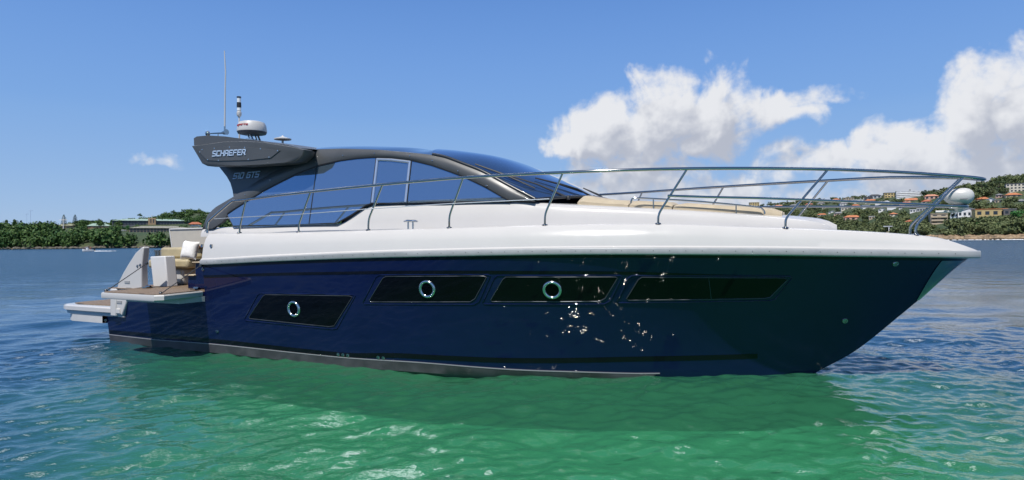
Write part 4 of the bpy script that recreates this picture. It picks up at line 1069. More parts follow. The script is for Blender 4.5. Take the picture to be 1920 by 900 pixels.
VIEWS = []
def leaf_mat(name, c0, c1, scale=.09):
    m = bpy.data.materials.new(name); m.use_nodes = True; t = NT(m.node_tree); b = t.n['Principled BSDF']
    geo = t.node('ShaderNodeNewGeometry'); oi = t.node('ShaderNodeObjectInfo')
    f = t.noise(geo.outputs['Position'], scale, 3, .6)
    f2 = t.m('ADD', t.m('MULTIPLY', f, .75), t.m('MULTIPLY', oi.outputs['Random'], .25))
    f2 = t.m('ADD', f2, t.m('MULTIPLY', t.m('SUBTRACT', t.node('ShaderNodeNewGeometry').outputs['Random Per Island'], .5), .25))
    t.put(b.inputs['Base Color'], t.mix(t.ramp(f2, .3, .7), c0 + (1,), c1 + (1,))); b.inputs['Roughness'].default_value = .6
    b.inputs['Specular IOR Level'].default_value = .25
    return m
LEAF = leaf_mat('scrub_foliage', (.024, .070, .017), (.082, .138, .032))
LEAFR = leaf_mat('hillside_foliage', (.042, .074, .028), (.125, .148, .06), .06)
LEAFB = leaf_mat('bright_foliage', (.025, .10, .02), (.05, .17, .04))
LEAFD = leaf_mat('dark_foliage', (.022, .045, .022), (.055, .085, .035))
BARK = mat('bark', (.11, .085, .065), .85, var=.25)
rnd = random.Random(5)
def clump(mb, c, r, squash, n, size, rg):
    """leaf-sized faces spread through an uneven lump"""
    c = Vector(c)
    for _ in range(n):
        d = Vector((rg.gauss(0, 1), rg.gauss(0, 1), rg.gauss(0, 1))).normalized()
        q = r * (.55 + .5 * rg.random() ** .6); p = c + Vector((d.x * q, d.y * q, d.z * q * squash))
        s = size * rg.uniform(.6, 1.3); a = (d + Vector((rg.gauss(0, .5), rg.gauss(0, .5), rg.gauss(0, .5)))).normalized()
        u_ = a.orthogonal().normalized(); v_ = a.cross(u_); th = rg.uniform(0, 6.28)
        e1 = (u_ * math.cos(th) + v_ * math.sin(th)) * s; e2 = (v_ * math.cos(th) - u_ * math.sin(th)) * s * .7
        i = [mb.pt(p + e) for e in (e1, e2 * .9 + a * s * .15, -e1, -e2)]
        mb.face(i)
def crown_broad(seed, h=9, w=4.2, lumps=11, leaves=38):
    rg = random.Random(seed); mb = MB()
    for i in range(lumps):
        an = rg.uniform(0, 6.28); q = rg.random() ** .5 * w * .72; z = h * rg.uniform(.48, .92) - q * .15
        clump(mb, (math.cos(an) * q, math.sin(an) * q, z), w * rg.uniform(.28, .46), .75, leaves, .48, rg)
    return mb
def crown_umbrella(seed, h=11, w=5.0):
    rg = random.Random(seed); mb = MB()
    for i in range(13):
        an = rg.uniform(0, 6.28); q = rg.random() ** .5 * w * .85
        clump(mb, (math.cos(an) * q, math.sin(an) * q, h * (.86 + .08 * rg.random()) - q * .12), w * rg.uniform(.22, .32), .5, 34, .42, rg)
    return mb
def crown_pine(seed, h=15, w=3.4):
    rg = random.Random(seed); mb = MB()
    for lv in range(12):
        t = lv / 11; r = w * (1 - t) ** .8 * rg.uniform(.85, 1.1) + .25
        for k in range(7):
            an = 6.28 * k / 7 + rg.uniform(-.3, .3)
            for s in (.45, .8, 1.05):
                clump(mb, (math.cos(an) * r * s, math.sin(an) * r * s, h * (.12 + .86 * t) + .25 * s), .42, .6, 5, .42, rg)
    return mb
def trunk_mesh(h, r, limbs, seed):
    rg = random.Random(seed); mb = MB()
    pth = [Vector((0, 0, -1.5)), Vector((rg.uniform(-.2, .2), 0, h * .3)), Vector((rg.uniform(-.4, .4), rg.uniform(-.3, .3), h * .75))]
    mb.tube(spline(pth, 3), r, 6)
    for k in range(limbs):
        an = rg.uniform(0, 6.28); b = pth[1].lerp(pth[2], rg.random()); e = b + Vector((math.cos(an) * h * .25, math.sin(an) * h * .25, h * .28))
        mb.tube([b, (b + e) / 2 + Vector((0, 0, -.1)), e], [r * .55, r * .4, r * .2], 5)
    return mb
def make_tree(kind, name, seed, leaf):
    root = empty(name, (0, 0, 0))
    if kind == 'pine': crown_pine(seed).build('crown', leaf, root, 0, merge=False); trunk_mesh(15, .28, 0, seed).build('trunk', BARK, root)
    elif kind == 'umbrella': crown_umbrella(seed).build('crown', leaf, root, 0, merge=False); trunk_mesh(11, .22, 5, seed).build('trunk', BARK, root)
    else: crown_broad(seed).build('crown', leaf, root, 0, merge=False); trunk_mesh(9, .24, 4, seed).build('trunk', BARK, root)
    return root
PROTO = {}
def tree(kind, leaf, pos, h, label, group, rz=0):
    key = (kind, leaf.name, rnd.randint(0, 1)); base = {'pine': 15, 'umbrella': 11, 'broad': 9}[kind]
    nm = {'pine': 'pine_tree', 'umbrella': 'umbrella_tree', 'broad': 'broad_tree'}[kind]
    if key not in PROTO: o = PROTO[key] = make_tree(kind, nm, len(PROTO) + 3, leaf)
    else: o = copy_tree(PROTO[key])
    k = h / base; o.location = (pos[0], pos[1], pos[2]); o.scale = (k * rnd.uniform(.9, 1.15), k, k); o.rotation_euler.z = rnd.uniform(0, 6.28)
    tag(o, label, 'tree', group)
    return o

# continuous bush: one mass on each shore that nobody could count
def bush(name, f, k0, k1, near, depth, n, hr, leaf, seed, label, tlow=.7, keep=lambda k, t: True):
    rg = random.Random(seed); mb = MB()
    lumps = []
    for sd_ in range(5):
        q = MB(); r2 = random.Random(seed + sd_)
        for i in range(6): clump(q, (r2.uniform(-.55, .55), r2.uniform(-.55, .55), .45 + r2.uniform(-.1, .42)), r2.uniform(.32, .5), .8, 34, .13, r2)
        lumps.append(np.array(q.v))
    V = []; cnt = 0
    for _ in range(n):
        k = rg.uniform(k0, k1); t = rg.random() ** 1.25; Y = near(k) + 1 + depth * t; X = k * Y
        if not keep(k, t): continue
        h = rg.uniform(*hr) * (1 if t < tlow else .62)
        top = (f(X, Y) + h * .95 - 1.9) / Y; hid = False            # the clearings people keep for their view
        for (kh, Yh, zh, wh, hh) in VIEWS:
            if Y < Yh + 3 and abs(k - kh) < wh + h * .5 / Y and Yh - Y < 130 and top > (zh + hh * .12 - 1.9) / Yh: hid = True; break
        if hid: continue
        L = lumps[rg.randrange(5)]; a = rg.uniform(0, 6.28); ca, sa = math.cos(a), math.sin(a)
        w = h * rg.uniform(.7, 1.05)
        P = np.stack([(L[:, 0] * ca - L[:, 1] * sa) * w + X, (L[:, 0] * sa + L[:, 1] * ca) * w + Y, L[:, 2] * h + f(X, Y) - .6], 1)
        V.append(P); cnt += 1
    V = np.concatenate(V); nq = len(V) // 4
    me = bpy.data.meshes.new(name); me.vertices.add(len(V)); me.vertices.foreach_set('co', V.astype(np.float32).ravel())
    me.loops.add(len(V)); me.loops.foreach_set('vertex_index', np.arange(len(V), dtype=np.int32))
    me.polygons.add(nq); me.polygons.foreach_set('loop_start', np.arange(0, len(V), 4, dtype=np.int32)); me.polygons.foreach_set('loop_total', np.full(nq, 4, dtype=np.int32))
    me.update(calc_edges=True); me.materials.append(leaf)
    o = bpy.data.objects.new(name, me); C.objects.link(o); tag(o, label, 'bush', kind='stuff')
    return o
# rocks and surf along the water's edge
def rocks(name, f, ks, near, n, size, seed, label, m):
    rg = random.Random(seed); mb = MB()
    for _ in range(n):
        k = rg.uniform(*ks); Y = near(k) + rg.uniform(-1.5, 3.0); X = k * Y; s = size * rg.uniform(.4, 1.3)
        nu, nv = 6, 4; rows = []
        for i in range(nv + 1):
            v = math.pi * i / nv
            rows.append([(X + s * math.sin(v) * math.cos(6.283 * j / nu) * rg.uniform(.75, 1.2), Y + s * math.sin(v) * math.sin(6.283 * j / nu) * rg.uniform(.75, 1.2), .2 + s * .62 * (math.cos(v) + .35) * rg.uniform(.8, 1.15)) for j in range(nu)])
        mb.grid(rows, True)
    o = mb.build(name, m, None, 20, merge=False); tag(o, label, 'rocks', kind='stuff')
ROCK = mat('sandstone', (.27, .19, .115), .85, var=.45, vscale=.5)
ROCKL = mat('grey_rock', (.13, .115, .09), .85, var=.4, vscale=.6)
rocks('shore_rocks', left_hill, (-.95, -.2), l_near, 420, 1.7, 4, 'pale rocks scattered along the foot of the wooded headland', ROCKL)
rocks('shore_cliff_rocks', right_hill, (.55, 1.0), r_near, 520, 3.0, 8, 'ochre sandstone ledges along the right shore', ROCK)
mb = MB(); rr = []; rg = random.Random(2)
for k in np.linspace(.5, 1.05, 240):
    Y = r_near(k) - 1.0; w = rg.uniform(1.5, 7.0)
    rr.append([(k * (Y - w), Y - w, .06), (k * (Y - w * .6), Y - w * .6, .32), (k * Y, Y, .55 * rg.uniform(.5, 1.2)), (k * (Y + 3), Y + 3, .3)])
mb.grid(rr); tag(mb.build('surf', mat('sea_foam', (.80, .82, .83), .8), None, 60), 'white line of surf breaking along the right shore', 'surf', kind='stuff')

# ------------------------------------------------------------------ houses
WIN = mat('house_window', (.03, .04, .055), .12)
HM = {}
def hm(c, r=.75):
    k = tuple(round(v, 3) for v in c)
    if k not in HM: HM[k] = mat('render_%d' % len(HM), c, r, var=.08, vscale=.4)
    return HM[k]
ORANGE, TERRA, PINKR, GREYR, DARKR, GREENR, WHITER = (.46, .17, .075), (.36, .12, .06), (.52, .24, .15), (.22, .22, .23), (.06, .06, .065), (.27, .37, .31), (.7, .7, .7)
ROOFM = {}
def roofm(c):
    if c not in ROOFM: ROOFM[c] = mat('roofing_%d' % len(ROOFM), c, .75, var=.14, vscale=.8)
    return ROOFM[c]
def house(name, cat, label, pos, w, h, roof, wall, rcol, rows, cols, group=None, d=None, yaw=0, balcony=False, rh=None, base=3.0):
    """walls with a roof over them, windows let into the front and the near side, balconies where they show"""
    VIEWS.append((pos[0] / pos[1], pos[1], pos[2], w * .5 / pos[1], h))
    o = empty(name, pos, -math.atan2(pos[0], pos[1]) + yaw); tag(o, label, cat, group)
    d = d or min(max(w * .6, 7), 16); rh = rh or (min(w, d) * .24); hw = h - (rh if roof != 'flat' else .5)
    mb = MB(); mb.box((0, d/2, (hw - base) / 2), (w, d, hw + base))
    if roof == 'gable':
        mb.prism([(-w/2, .02, hw), (w/2, .02, hw), (0, .02, hw + rh * .96)], (0, d - .04, 0))
    mb.build('wall', hm(wall), o, 0)
    mb = MB(); e = .5
    if roof == 'flat': mb.box((0, d/2, hw + .2), (w + .5, d + .5, .42))
    elif roof == 'gable':
        for s in (-1, 1): mb.prism([(0, -e, hw + rh), (s * (w/2 + e), -e, hw - .25), (s * (w/2 + e), -e, hw - .05), (0, -e, hw + rh + .22)], (0, d + 2*e, 0))
    else:
        q = min(w, d) * .45; W, D = w/2 + e, d/2 + e
        b = [(-W, -e, hw), (W, -e, hw), (W, d + e, hw), (-W, d + e, hw)]
        if w >= d: r1, r2 = (-W + q, d/2, hw + rh), (W - q, d/2, hw + rh)
        else: r1, r2 = (0, -e + q, hw + rh), (0, d + e - q, hw + rh)
        if w >= d: fs = [(b[0], b[1], r2, r1), (b[1], b[2], r2), (b[2], b[3], r1, r2), (b[3], b[0], r1)]
        else: fs = [(b[0], b[1], r1), (b[1], b[2], r2, r1), (b[2], b[3], r2), (b[3], b[0], r1, r2)]
        for f_ in fs: mb.poly(f_)
        mb.poly(b[::-1])
    mb.build('roof', roofm(rcol), o, 0)
    fh = hw / rows
    wm = None
    for r_ in range(rows):
        for c_ in range(cols):
            x = -w/2 + w * (c_ + .5) / cols; z = fh * (r_ + .52)
            if wm is None:
                mb = MB(); mb.box((0, 0, 0), (w / cols * .52, .16, fh * .46)); wm = mb.build('window', WIN, o, 0); wo = wm
            else: wo = wm.copy(); C.objects.link(wo); wo.parent = o
            wo.location = (x, -.03, z)
        if balcony:
            mb = MB(); mb.box((0, -.7, fh * r_ + .1), (w * .96, 1.4, .2)); mb.box((0, -1.36, fh * r_ + .65), (w * .96, .08, .9)); mb.build('balcony', hm(tuple(min(v * 1.1, .8) for v in wall)), o, 0)
    return o
HG = 'houses on the hillside across the water'
CR, TAN, YEL, WHT, BLU, PNK, GRY, DRK, BRN = (.62, .57, .47), (.44, .36, .26), (.50, .38, .18), (.72, .72, .72), (.55, .63, .72), (.55, .36, .30), (.45, .46, .48), (.14, .13, .13), (.30, .22, .16)
H = [('apartment_block', 'apartments', 'white banded apartment block below the skyline of the hill', (403.5, 650.0, 41.6), 21.7, 7.6, 'flat', WHT, WHITER, 4, 5, True),
     ('apartment_block', 'apartments', 'cream flats with a dark top at the upper right edge', (378.0, 478.0, 35.0), 13.5, 6.8, 'flat', CR, DARKR, 3, 6, False),
     ('house', 'house', 'pink roofed house to the right of the white banded apartments', (379.5, 578.0, 36.0), 10.6, 4.8, 'hip', PNK, PINKR, 1, 3, False),
     ('house', 'house', 'wide orange roofed house low in the trees left of the bow rail', (354.4, 664.0, 20.3), 15.5, 5.5, 'hip', PNK, ORANGE, 1, 3, False),
     ('house', 'house', 'small orange roof alone in the bush above the white pavilion', (341.5, 572.0, 21.2), 6.2, 3.3, 'hip', CR, ORANGE, 1, 2, False),
     ('apartment_block', 'house', 'tan modern block with three open floors facing the water', (292.5, 438.0, 10.5), 9.9, 7.7, 'flat', TAN, (.40, .33, .25), 3, 2, True),
     ('house', 'house', 'pale blue gabled house on stilts beside the white verandah house', (311.8, 450.0, 15.2), 6.4, 5.6, 'gable', BLU, (.45, .50, .56), 1, 2, False),
     ('house', 'house', 'white verandah house with a broad pale gable', (313.3, 438.0, 15.4), 13.1, 6.2, 'gable', WHT, (.50, .54, .58), 1, 5, True),
     ('house', 'house', 'long ochre brick house with an orange flat roof and square windows', (316.3, 422.0, 15.1), 17.6, 5.3, 'flat', YEL, ORANGE, 1, 4, False),
     ('house', 'house', 'dark house at the right end of the ochre brick house', (322.4, 414.0, 15.8), 6.6, 4.1, 'flat', DRK, GREYR, 1, 2, False),
     ('house', 'house', 'orange roofed house just below the cream flats', (364.2, 464.0, 30.6), 9.3, 3.1, 'hip', TAN, ORANGE, 1, 3, False),
     ('house', 'house', 'pink walled house left of the orange roof under the cream flats', (362.5, 476.0, 30.7), 4.0, 3.2, 'hip', PNK, GREYR, 1, 2, False),
     ('house', 'house', 'white gabled house with a blue grey roof right of the searchlight', (350.5, 468.0, 26.7), 5.1, 3.5, 'gable', WHT, (.36, .42, .5), 1, 2, False),
     ('house', 'house', 'low orange roof behind the searchlight on the upper slope', (358.6, 488.0, 29.9), 8.9, 2.4, 'hip', TAN, ORANGE, 1, 3, False),
     ('house', 'house', 'tan house between the white gable and the pink walls', (348.4, 458.0, 25.8), 4.2, 2.7, 'flat', TAN, GREYR, 1, 2, False),
     ('house', 'house', 'grey roofed house at the far right edge below the orange roofs', (353.7, 444.0, 25.6), 5.2, 2.2, 'hip', GRY, GREYR, 1, 2, False),
     ('house', 'house', 'bright orange roofed house below the white apartments', (384.6, 618.0, 36.5), 15.5, 3.6, 'hip', CR, ORANGE, 1, 4, False),
     ('house', 'house', 'second orange roof lower on the slope under the apartments', (373.1, 606.0, 32.9), 10.1, 3.0, 'hip', PNK, ORANGE, 1, 3, False),
     ('house', 'house', 'orange hipped house left of the pink roofed house', (365.6, 564.0, 31.9), 7.5, 3.3, 'hip', CR, TERRA, 1, 2, False),
     ('house', 'house', 'yellowish flats with a dark roof left of the white apartments', (426.5, 720.0, 46.7), 12.0, 6.0, 'flat', YEL, DARKR, 2, 4, False),
     ('house', 'house', 'dark slate roofed house on the ridge left of the yellowish flats', (436.4, 768.0, 49.2), 12.8, 5.1, 'hip', GRY, DARKR, 1, 3, False),
     ('house', 'house', 'dark flat house on the ridge with a pale terrace', (423.0, 760.0, 46.3), 8.2, 4.4, 'flat', DRK, DARKR, 1, 2, False),
     ('house', 'house', 'cream house with an orange roof in the middle of the slope', (408.2, 726.0, 41.8), 12.1, 4.2, 'hip', CR, ORANGE, 1, 3, False),
     ('house', 'house', 'grey and white house with a long pale roof below the ridge', (395.4, 682.0, 38.1), 14.2, 3.4, 'hip', WHT, (.42, .44, .47), 1, 4, False),
     ('house', 'house', 'low white house above the lower rail of the yacht', (418.2, 770.0, 45.0), 14.1, 3.2, 'flat', WHT, WHITER, 1, 4, False),
     ('apartment_block', 'apartments', 'tan flats on the ridge at the left of the suburb', (436.0, 828.0, 50.5), 11.7, 4.1, 'flat', TAN, (.4, .34, .26), 2, 4, False),
     ('house', 'house', 'small orange roof on the ridge behind the tan flats', (437.6, 864.0, 52.1), 8.6, 3.6, 'hip', CR, ORANGE, 1, 2, False),
     ('apartment_block', 'apartments', 'lonely tan flats at the far left end of the ridge', (424.5, 1118.0, 59.9), 15.8, 6.5, 'flat', YEL, (.4, .34, .26), 2, 4, False),
     ('house', 'house', 'low pink roofed house near the left end of the ridge', (423.1, 1014.0, 52.4), 13.5, 3.4, 'hip', PNK, PINKR, 1, 3, False),
     ('house', 'house', 'grey roofed house in the middle of the far ridge', (420.3, 954.0, 49.2), 10.3, 4.0, 'hip', GRY, GREYR, 1, 2, False),
     ('house', 'house', 'red roofed house on the far ridge beside the tall dark tree', (420.0, 902.0, 47.9), 10.5, 3.8, 'hip', CR, TERRA, 1, 3, False),
     ('house', 'house', 'cream house with a grey roof on the ridge right of the red roof', (421.0, 870.0, 47.5), 9.4, 3.6, 'hip', CR, GREYR, 1, 2, False),
     ('house', 'house', 'pinkish house seen between the two lower rails', (377.7, 740.0, 28.8), 9.2, 3.7, 'hip', PNK, GREYR, 1, 3, False),
     ('house', 'house', 'cream flat house low on the slope under the rails', (390.6, 748.0, 34.6), 10.0, 3.1, 'flat', CR, WHITER, 1, 3, False),
     ('house', 'house', 'white gabled cottage in the trees below the middle of the slope', (365.8, 632.0, 28.1), 6.3, 3.2, 'gable', WHT, (.5, .52, .55), 1, 2, False),
     ('house', 'house', 'brown house half hidden in trees above the pavilion', (308.5, 496.0, 13.2), 6.6, 2.5, 'hip', BRN, TERRA, 1, 3, False),
     ('house', 'house', 'terracotta roofed house high on the slope behind the bow pulpit', (374.9, 546.0, 34.9), 9.1, 3.2, 'hip', TAN, TERRA, 1, 3, False),
     ('house', 'house', 'white two storey house under the left end of the tan ridge flats', (410.6, 790.0, 42.4), 9.2, 4.0, 'hip', WHT, GREYR, 2, 3, False),
     ('house', 'house', 'pale house with an orange roof below the low white house', (396.0, 736.0, 37.0), 9.2, 3.7, 'hip', CR, ORANGE, 1, 3, False),
     ('house', 'house', 'pale square house just right of the one below the low white house', (388.8, 702.0, 34.7), 7.6, 3.5, 'flat', WHT, WHITER, 2, 3, False),
     ('house', 'house', 'cream house with terracotta roof right of the pale square house', (380.0, 668.0, 32.5), 7.8, 3.3, 'hip', CR, TERRA, 1, 3, False),
     ('apartment_block', 'apartments', 'small white flats on the middle of the slope right of the white gabled cottage', (363.4, 612.0, 28.2), 7.7, 4.1, 'flat', WHT, WHITER, 3, 3, True),
     ('house', 'house', 'pale house with pink roof below the second orange roof', (360.0, 588.0, 28.5), 7.3, 2.9, 'hip', WHT, PINKR, 1, 3, False),
     ('house', 'house', 'white flat house in the trees left of the pulpit stanchions', (339.6, 540.0, 23.1), 6.3, 2.7, 'flat', WHT, WHITER, 1, 3, False),
     ('house', 'house', 'cream house behind the lower rail at the left of the slope', (404.9, 824.0, 40.3), 8.9, 3.4, 'hip', CR, GREYR, 1, 2, False),
     ('house', 'house', 'small white house at the lower left of the slope above the foredeck', (386.4, 772.0, 32.0), 7.7, 3.2, 'gable', WHT, GREYR, 1, 2, False),
     ('house', 'house', 'orange roofed house at the lower left edge of the slope', (379.9, 784.0, 28.7), 10.5, 3.9, 'hip', CR, ORANGE, 1, 3, False),
     ('house', 'house', 'tan house with a pale roof between pavilion and wide orange roof', (346.6, 614.0, 19.8), 6.7, 3.1, 'flat', TAN, WHITER, 1, 3, False),
     ('house', 'house', 'pale grey house tucked under the pulpit rail', (340.3, 532.0, 23.6), 6.2, 2.7, 'flat', GRY, WHITER, 1, 3, False)]
for nm, cat, lab, pos, w, h, roof, wall, rc_, nr, nc, bal in H:
    house(nm, cat, lab, pos, w, h, roof, wall, rc_, nr, nc, HG, balcony=bal, yaw=rnd.uniform(-.25, .25))
# white columned pavilion at the water's edge
def pavilion(pos, w, h):
    o = empty('pavilion', pos, -math.atan2(pos[0], pos[1])); tag(o, 'white columned shelter with a flat grey roof at the water edge beyond the bow', 'pavilion')
    mb = MB(); mb.box((0, 3, h), (w, 6.5, .55)); mb.build('roof', mat('pavilion_roof', (.6, .62, .66), .5), o, 0)
    for x in (-.30, -.12, .10, .30):
        mb = MB(); mb.box((x * w, .4, h / 2 - 1), (.7, .7, h + 1.4)); mb.build('column', hm(WHT), o, 0)
    mb = MB(); mb.box((0, 3, -.6), (w * .8, 6, 1.6)); mb.build('base', hm(TAN), o, 0)
pavilion((283.2, 470.0, 6.0), 18.0, 4.3)

# the long green-roofed college on the headland
def college(pos, w, h, dpt, label, roofc, wall, tower, rows, cols):
    VIEWS.append((pos[0] / pos[1], pos[1], pos[2], w * .5 / pos[1], h))
    o = empty('college_building', pos, -math.atan2(pos[0], pos[1]) + .06); tag(o, label, 'building', 'buildings on the headland')
    hw = h * .66
    mb = MB(); mb.box((0, dpt/2, hw/2 - 1.5), (w, dpt, hw + 3)); mb.build('wall', hm(wall), o, 0)
    W, D = w/2 + .8, dpt/2 + .8; q = dpt * .8; rh = h - hw
    b = [(-W, -.8, hw), (W, -.8, hw), (W, dpt + .8, hw), (-W, dpt + .8, hw)]; r1, r2 = (-W + q, dpt/2, hw + rh), (W - q, dpt/2, hw + rh)
    mb = MB()
    for f_ in ((b[0], b[1], r2, r1), (b[1], b[2], r2), (b[2], b[3], r1, r2), (b[3], b[0], r1), b[::-1]): mb.poly(f_)
    mb.build('roof', roofm(roofc), o, 0)
    fh = hw / rows; first = None
    for r_ in range(rows):
        for c_ in range(cols):
            x = -w/2 + w * (c_ + .5) / cols
            if tower and abs(x) < w * .06: continue
            if first is None: mb = MB(); mb.box((0, 0, 0), (w / cols * .72, .3, fh * .55)); first = wo = mb.build('window', WIN, o, 0)
            else: wo = first.copy(); C.objects.link(wo); wo.parent = o
            wo.location = (x, -.02, fh * (r_ + .5))
    if tower:
        mb = MB(); mb.box((0, .6, h * .5), (w * .098, 6, h * 1.18)); T = mb.build('tower', hm((.36, .25, .15)), o, 0, bevel=.2)
        mb = MB(); mb.tube([(0, 1, h * 1.09), (0, 1, h * 1.62)], .16, 6); mb.build('flagpole', hm(WHT), T, 30)
        for x in (-.018, .018):
            mb = MB(); mb.box((x * w, -2.42, h * .62), (w * .012, .1, h * .6)); mb.build('tower_window', WIN, T, 0)
    return o
college((-317.1, 564.0, 20.0), 59.2, 5.4, 14, 'long three storey college with pale green roof and brown central tower', GREENR, (.12, .125, .14), True, 2, 26)
college((-290.3, 528.0, 12.6), 43.1, 5.3, 12, 'lower brown college wing with a weathered roof in front of the long building', (.24, .235, .19), (.33, .24, .18), False, 2, 18)
LG = 'buildings on the headland'
house('house', 'house', 'brick house with green roof below the two pine trees', (-391.4, 564.0, 17.7), 16.0, 4.2, 'hip', (.34, .21, .14), (.25, .25, .16), 1, 5, LG, rh=2.2)
house('house', 'house', 'green roofed house with a red gable end left of the college', (-359.8, 558.0, 17.5), 17.7, 4.2, 'hip', (.38, .22, .13), GREENR, 1, 5, LG, rh=2.4)
house('house', 'house', 'pale flat shed in the bush in front of the college', (-324.4, 532.0, 13.3), 6.2, 1.8, 'flat', (.55, .55, .5), WHITER, 1, 3, LG)
house('house', 'house', 'low cream house on the ridge right of the college', (-281.0, 568.0, 19.0), 10.4, 3.3, 'hip', CR, TERRA, 1, 4, LG, rh=2)
def pole(name, cat, label, pos, h, r, m, top=False):
    o = empty(name, pos); tag(o, label, cat)
    mb = MB(); mb.tube([(0, 0, -2), (0, 0, h * .6), (0, 0, h)], [r, r * .8, r * .5], 6); mb.build('shaft', m, o, 30)
    if top: mb = MB(); mb.box((0, 0, h * .97), (r * 14, r * 3, r * 2.4)); mb.build('platform', m, o, 0)
    else: mb = MB(); mb.box((0, 0, h * .72), (r * 16, r * 1.2, r * 1.2)); mb.build('crossarm', m, o, 0)
pole('flag_mast', 'mast', 'white signal mast in front of the brick house with green roof', ((-393.8, 562.0, 17.2), 0.5, 11.2)[0], 11.0, .42, hm(WHT))
FAINT = mat('sky_toned_steel', (.42, .53, .68), .8)  # colour pulled towards the sky so the distant masts fade; painted haze
pole('radio_mast', 'mast', 'taller faint radio mast with a platform far behind the headland', (-1490 * .752, 1490., 4.), 84, .55, FAINT, True)
pole('radio_mast', 'mast', 'shorter faint radio mast left of the one with a platform', (-1490 * .758, 1490., 4.), 76, .45, FAINT, True)

bush('headland_bush', left_hill, -1.25, .02, l_near, 300, 2200, (5.5, 10.0), LEAF, 21, 'dense green bush covering the headland behind the yacht stern', .22)
bush('hillside_bush', right_hill, .335, 1.05, r_near, 300, 2300, (3.5, 7.5), LEAFR, 33, 'mixed green bush between the houses of the hillside suburb')

# ------------------------------------------------------------------ trees that stand out
TL, TRR = 'trees standing out on the headland', 'trees standing out on the hillside'
def place_trees(rows, group):
    for kind, leaf, lab, pos, w, h in rows: tree(kind, leaf, pos, h, lab, group)
place_trees([
    ('pine', LEAFD, 'fuller of the two pine trees behind the brick house', (-396.1, 566.0, 17.8), 0.5, 11.8), ('pine', LEAFD, 'slimmer of the two pine trees right of the brick house', (-386.2, 566.0, 18.2), 0.5, 11.3),
    ('broad', LEAFD, 'dark round tree on the skyline behind the green roofed house', (-367.9, 572.0, 20.1), 0.5, 6.2), ('umbrella', LEAFD, 'small flat topped tree left of the dark round skyline tree', (-374.7, 570.0, 19.6), 0.5, 5.2),
    ('broad', LEAF, 'bushy dark tree at the left end of the long college', (-336.5, 548.0, 16.4), 0.5, 7.8), ('broad', LEAFB, 'lighter green tree at the left end of the brown wing', (-316.4, 526.0, 12.6), 0.4, 6.6),
    ('broad', LEAF, 'rounded skyline tree at the far left edge', (-451.8, 572.0, 19.9), 0.5, 6.2), ('broad', LEAF, 'tall rounded skyline tree right of the far left one', (-448.8, 578.0, 20.1), 0.5, 6.7),
    ('broad', LEAFD, 'dark low skyline tree left of the brick house', (-426.6, 574.0, 19.2), 0.5, 4.3), ('broad', LEAF, 'ridge tree above the left half of the long college roof', (-331.4, 570.0, 26.2), 0.5, 4.8),
    ('broad', LEAF, 'ridge tree above the right half of the long college roof', (-364.9, 690.0, 33.9), 0.6, 6.3), ('broad', LEAF, 'tallest ridge tree above the seat screen of the yacht', (-350.3, 684.0, 33.5), 0.6, 6.8), ('broad', LEAF, 'ridge tree just left of the yacht cabin', (-334.9, 684.0, 33.3), 0.6, 6.3)], TL)
place_trees([
    ('umbrella', LEAFD, 'flat topped tree on the skyline left of the cream flats', (371.7, 488.0, 33.8), 0.4, 11.0), ('umbrella', LEAFD, 'dark spreading tree between the searchlight and the flat topped skyline tree', (374.4, 510.0, 35.0), 0.4, 9.3),
    ('pine', LEAFD, 'dark pointed tree rising behind the searchlight', (379.6, 536.0, 36.4), 0.4, 9.4), ('broad', LEAFR, 'bushy tree left of the flat topped skyline tree', (365.6, 488.0, 32.3), 0.4, 7.3),
    ('broad', LEAFR, 'broad tree below the cream flats at the right', (363.8, 470.0, 31.0), 0.4, 6.7), ('broad', LEAFD, 'dark tree between the white apartments and the pink roof', (390.3, 606.0, 38.7), 0.5, 8.1),
    ('broad', LEAFD, 'round dark tree between yellowish flats and white apartments', (413.8, 686.0, 43.9), 0.6, 8.0), ('broad', LEAFR, 'ridge tree above the white banded apartments', (424.5, 682.0, 50.9), 0.6, 2.3),
    ('broad', LEAFD, 'ridge tree behind the pink roofed house', (404.4, 612.0, 42.1), 0.5, 6.1), ('umbrella', LEAFD, 'flat dark ridge tree left of the bow pulpit', (396.4, 588.0, 40.4), 0.5, 6.4),
    ('broad', LEAFB, 'bright green tree on the bank below the white verandah house', (276.0, 378.0, 5.6), 0.3, 5.4), ('broad', LEAFB, 'rich green tree at the shore below the ochre house', (275.8, 364.0, 3.9), 0.3, 5.8),
    ('broad', LEAFD, 'dark tree at the shore right of the tan modern block', (264.6, 378.0, 3.2), 0.3, 6.3), ('broad', LEAFB, 'big green tree at the far right above the rocks', (303.5, 384.0, 9.3), 0.3, 9.0),
    ('broad', LEAFR, 'grey green bushy tree right of the bright bank tree', (294.9, 382.0, 8.1), 0.3, 6.4), ('broad', LEAFD, 'dark tree left of the tan modern block', (289.4, 448.0, 9.7), 0.4, 6.7),
    ('broad', LEAFR, 'large tree above the white pavilion', (317.5, 548.0, 11.8), 0.5, 9.1), ('broad', LEAFD, 'round dark tree at the left end of the suburb slope', (426.0, 858.0, 49.0), 0.7, 4.3),
    ('umbrella', LEAFD, 'flat topped tree near the left end of the ridge', (424.0, 1052.0, 54.5), 0.9, 8.8), ('pine', LEAFD, 'tall dark pointed tree on the far ridge', (422.0, 980.0, 50.6), 0.8, 10.6),
    ('broad', LEAFD, 'rounded tree right of the pointed tree on the far ridge', (420.5, 928.0, 48.6), 0.8, 7.0), ('broad', LEAFR, 'tree between the lonely tan flats and the flat topped ridge tree', (422.1, 1074.0, 54.8), 0.9, 6.3)], TRR)

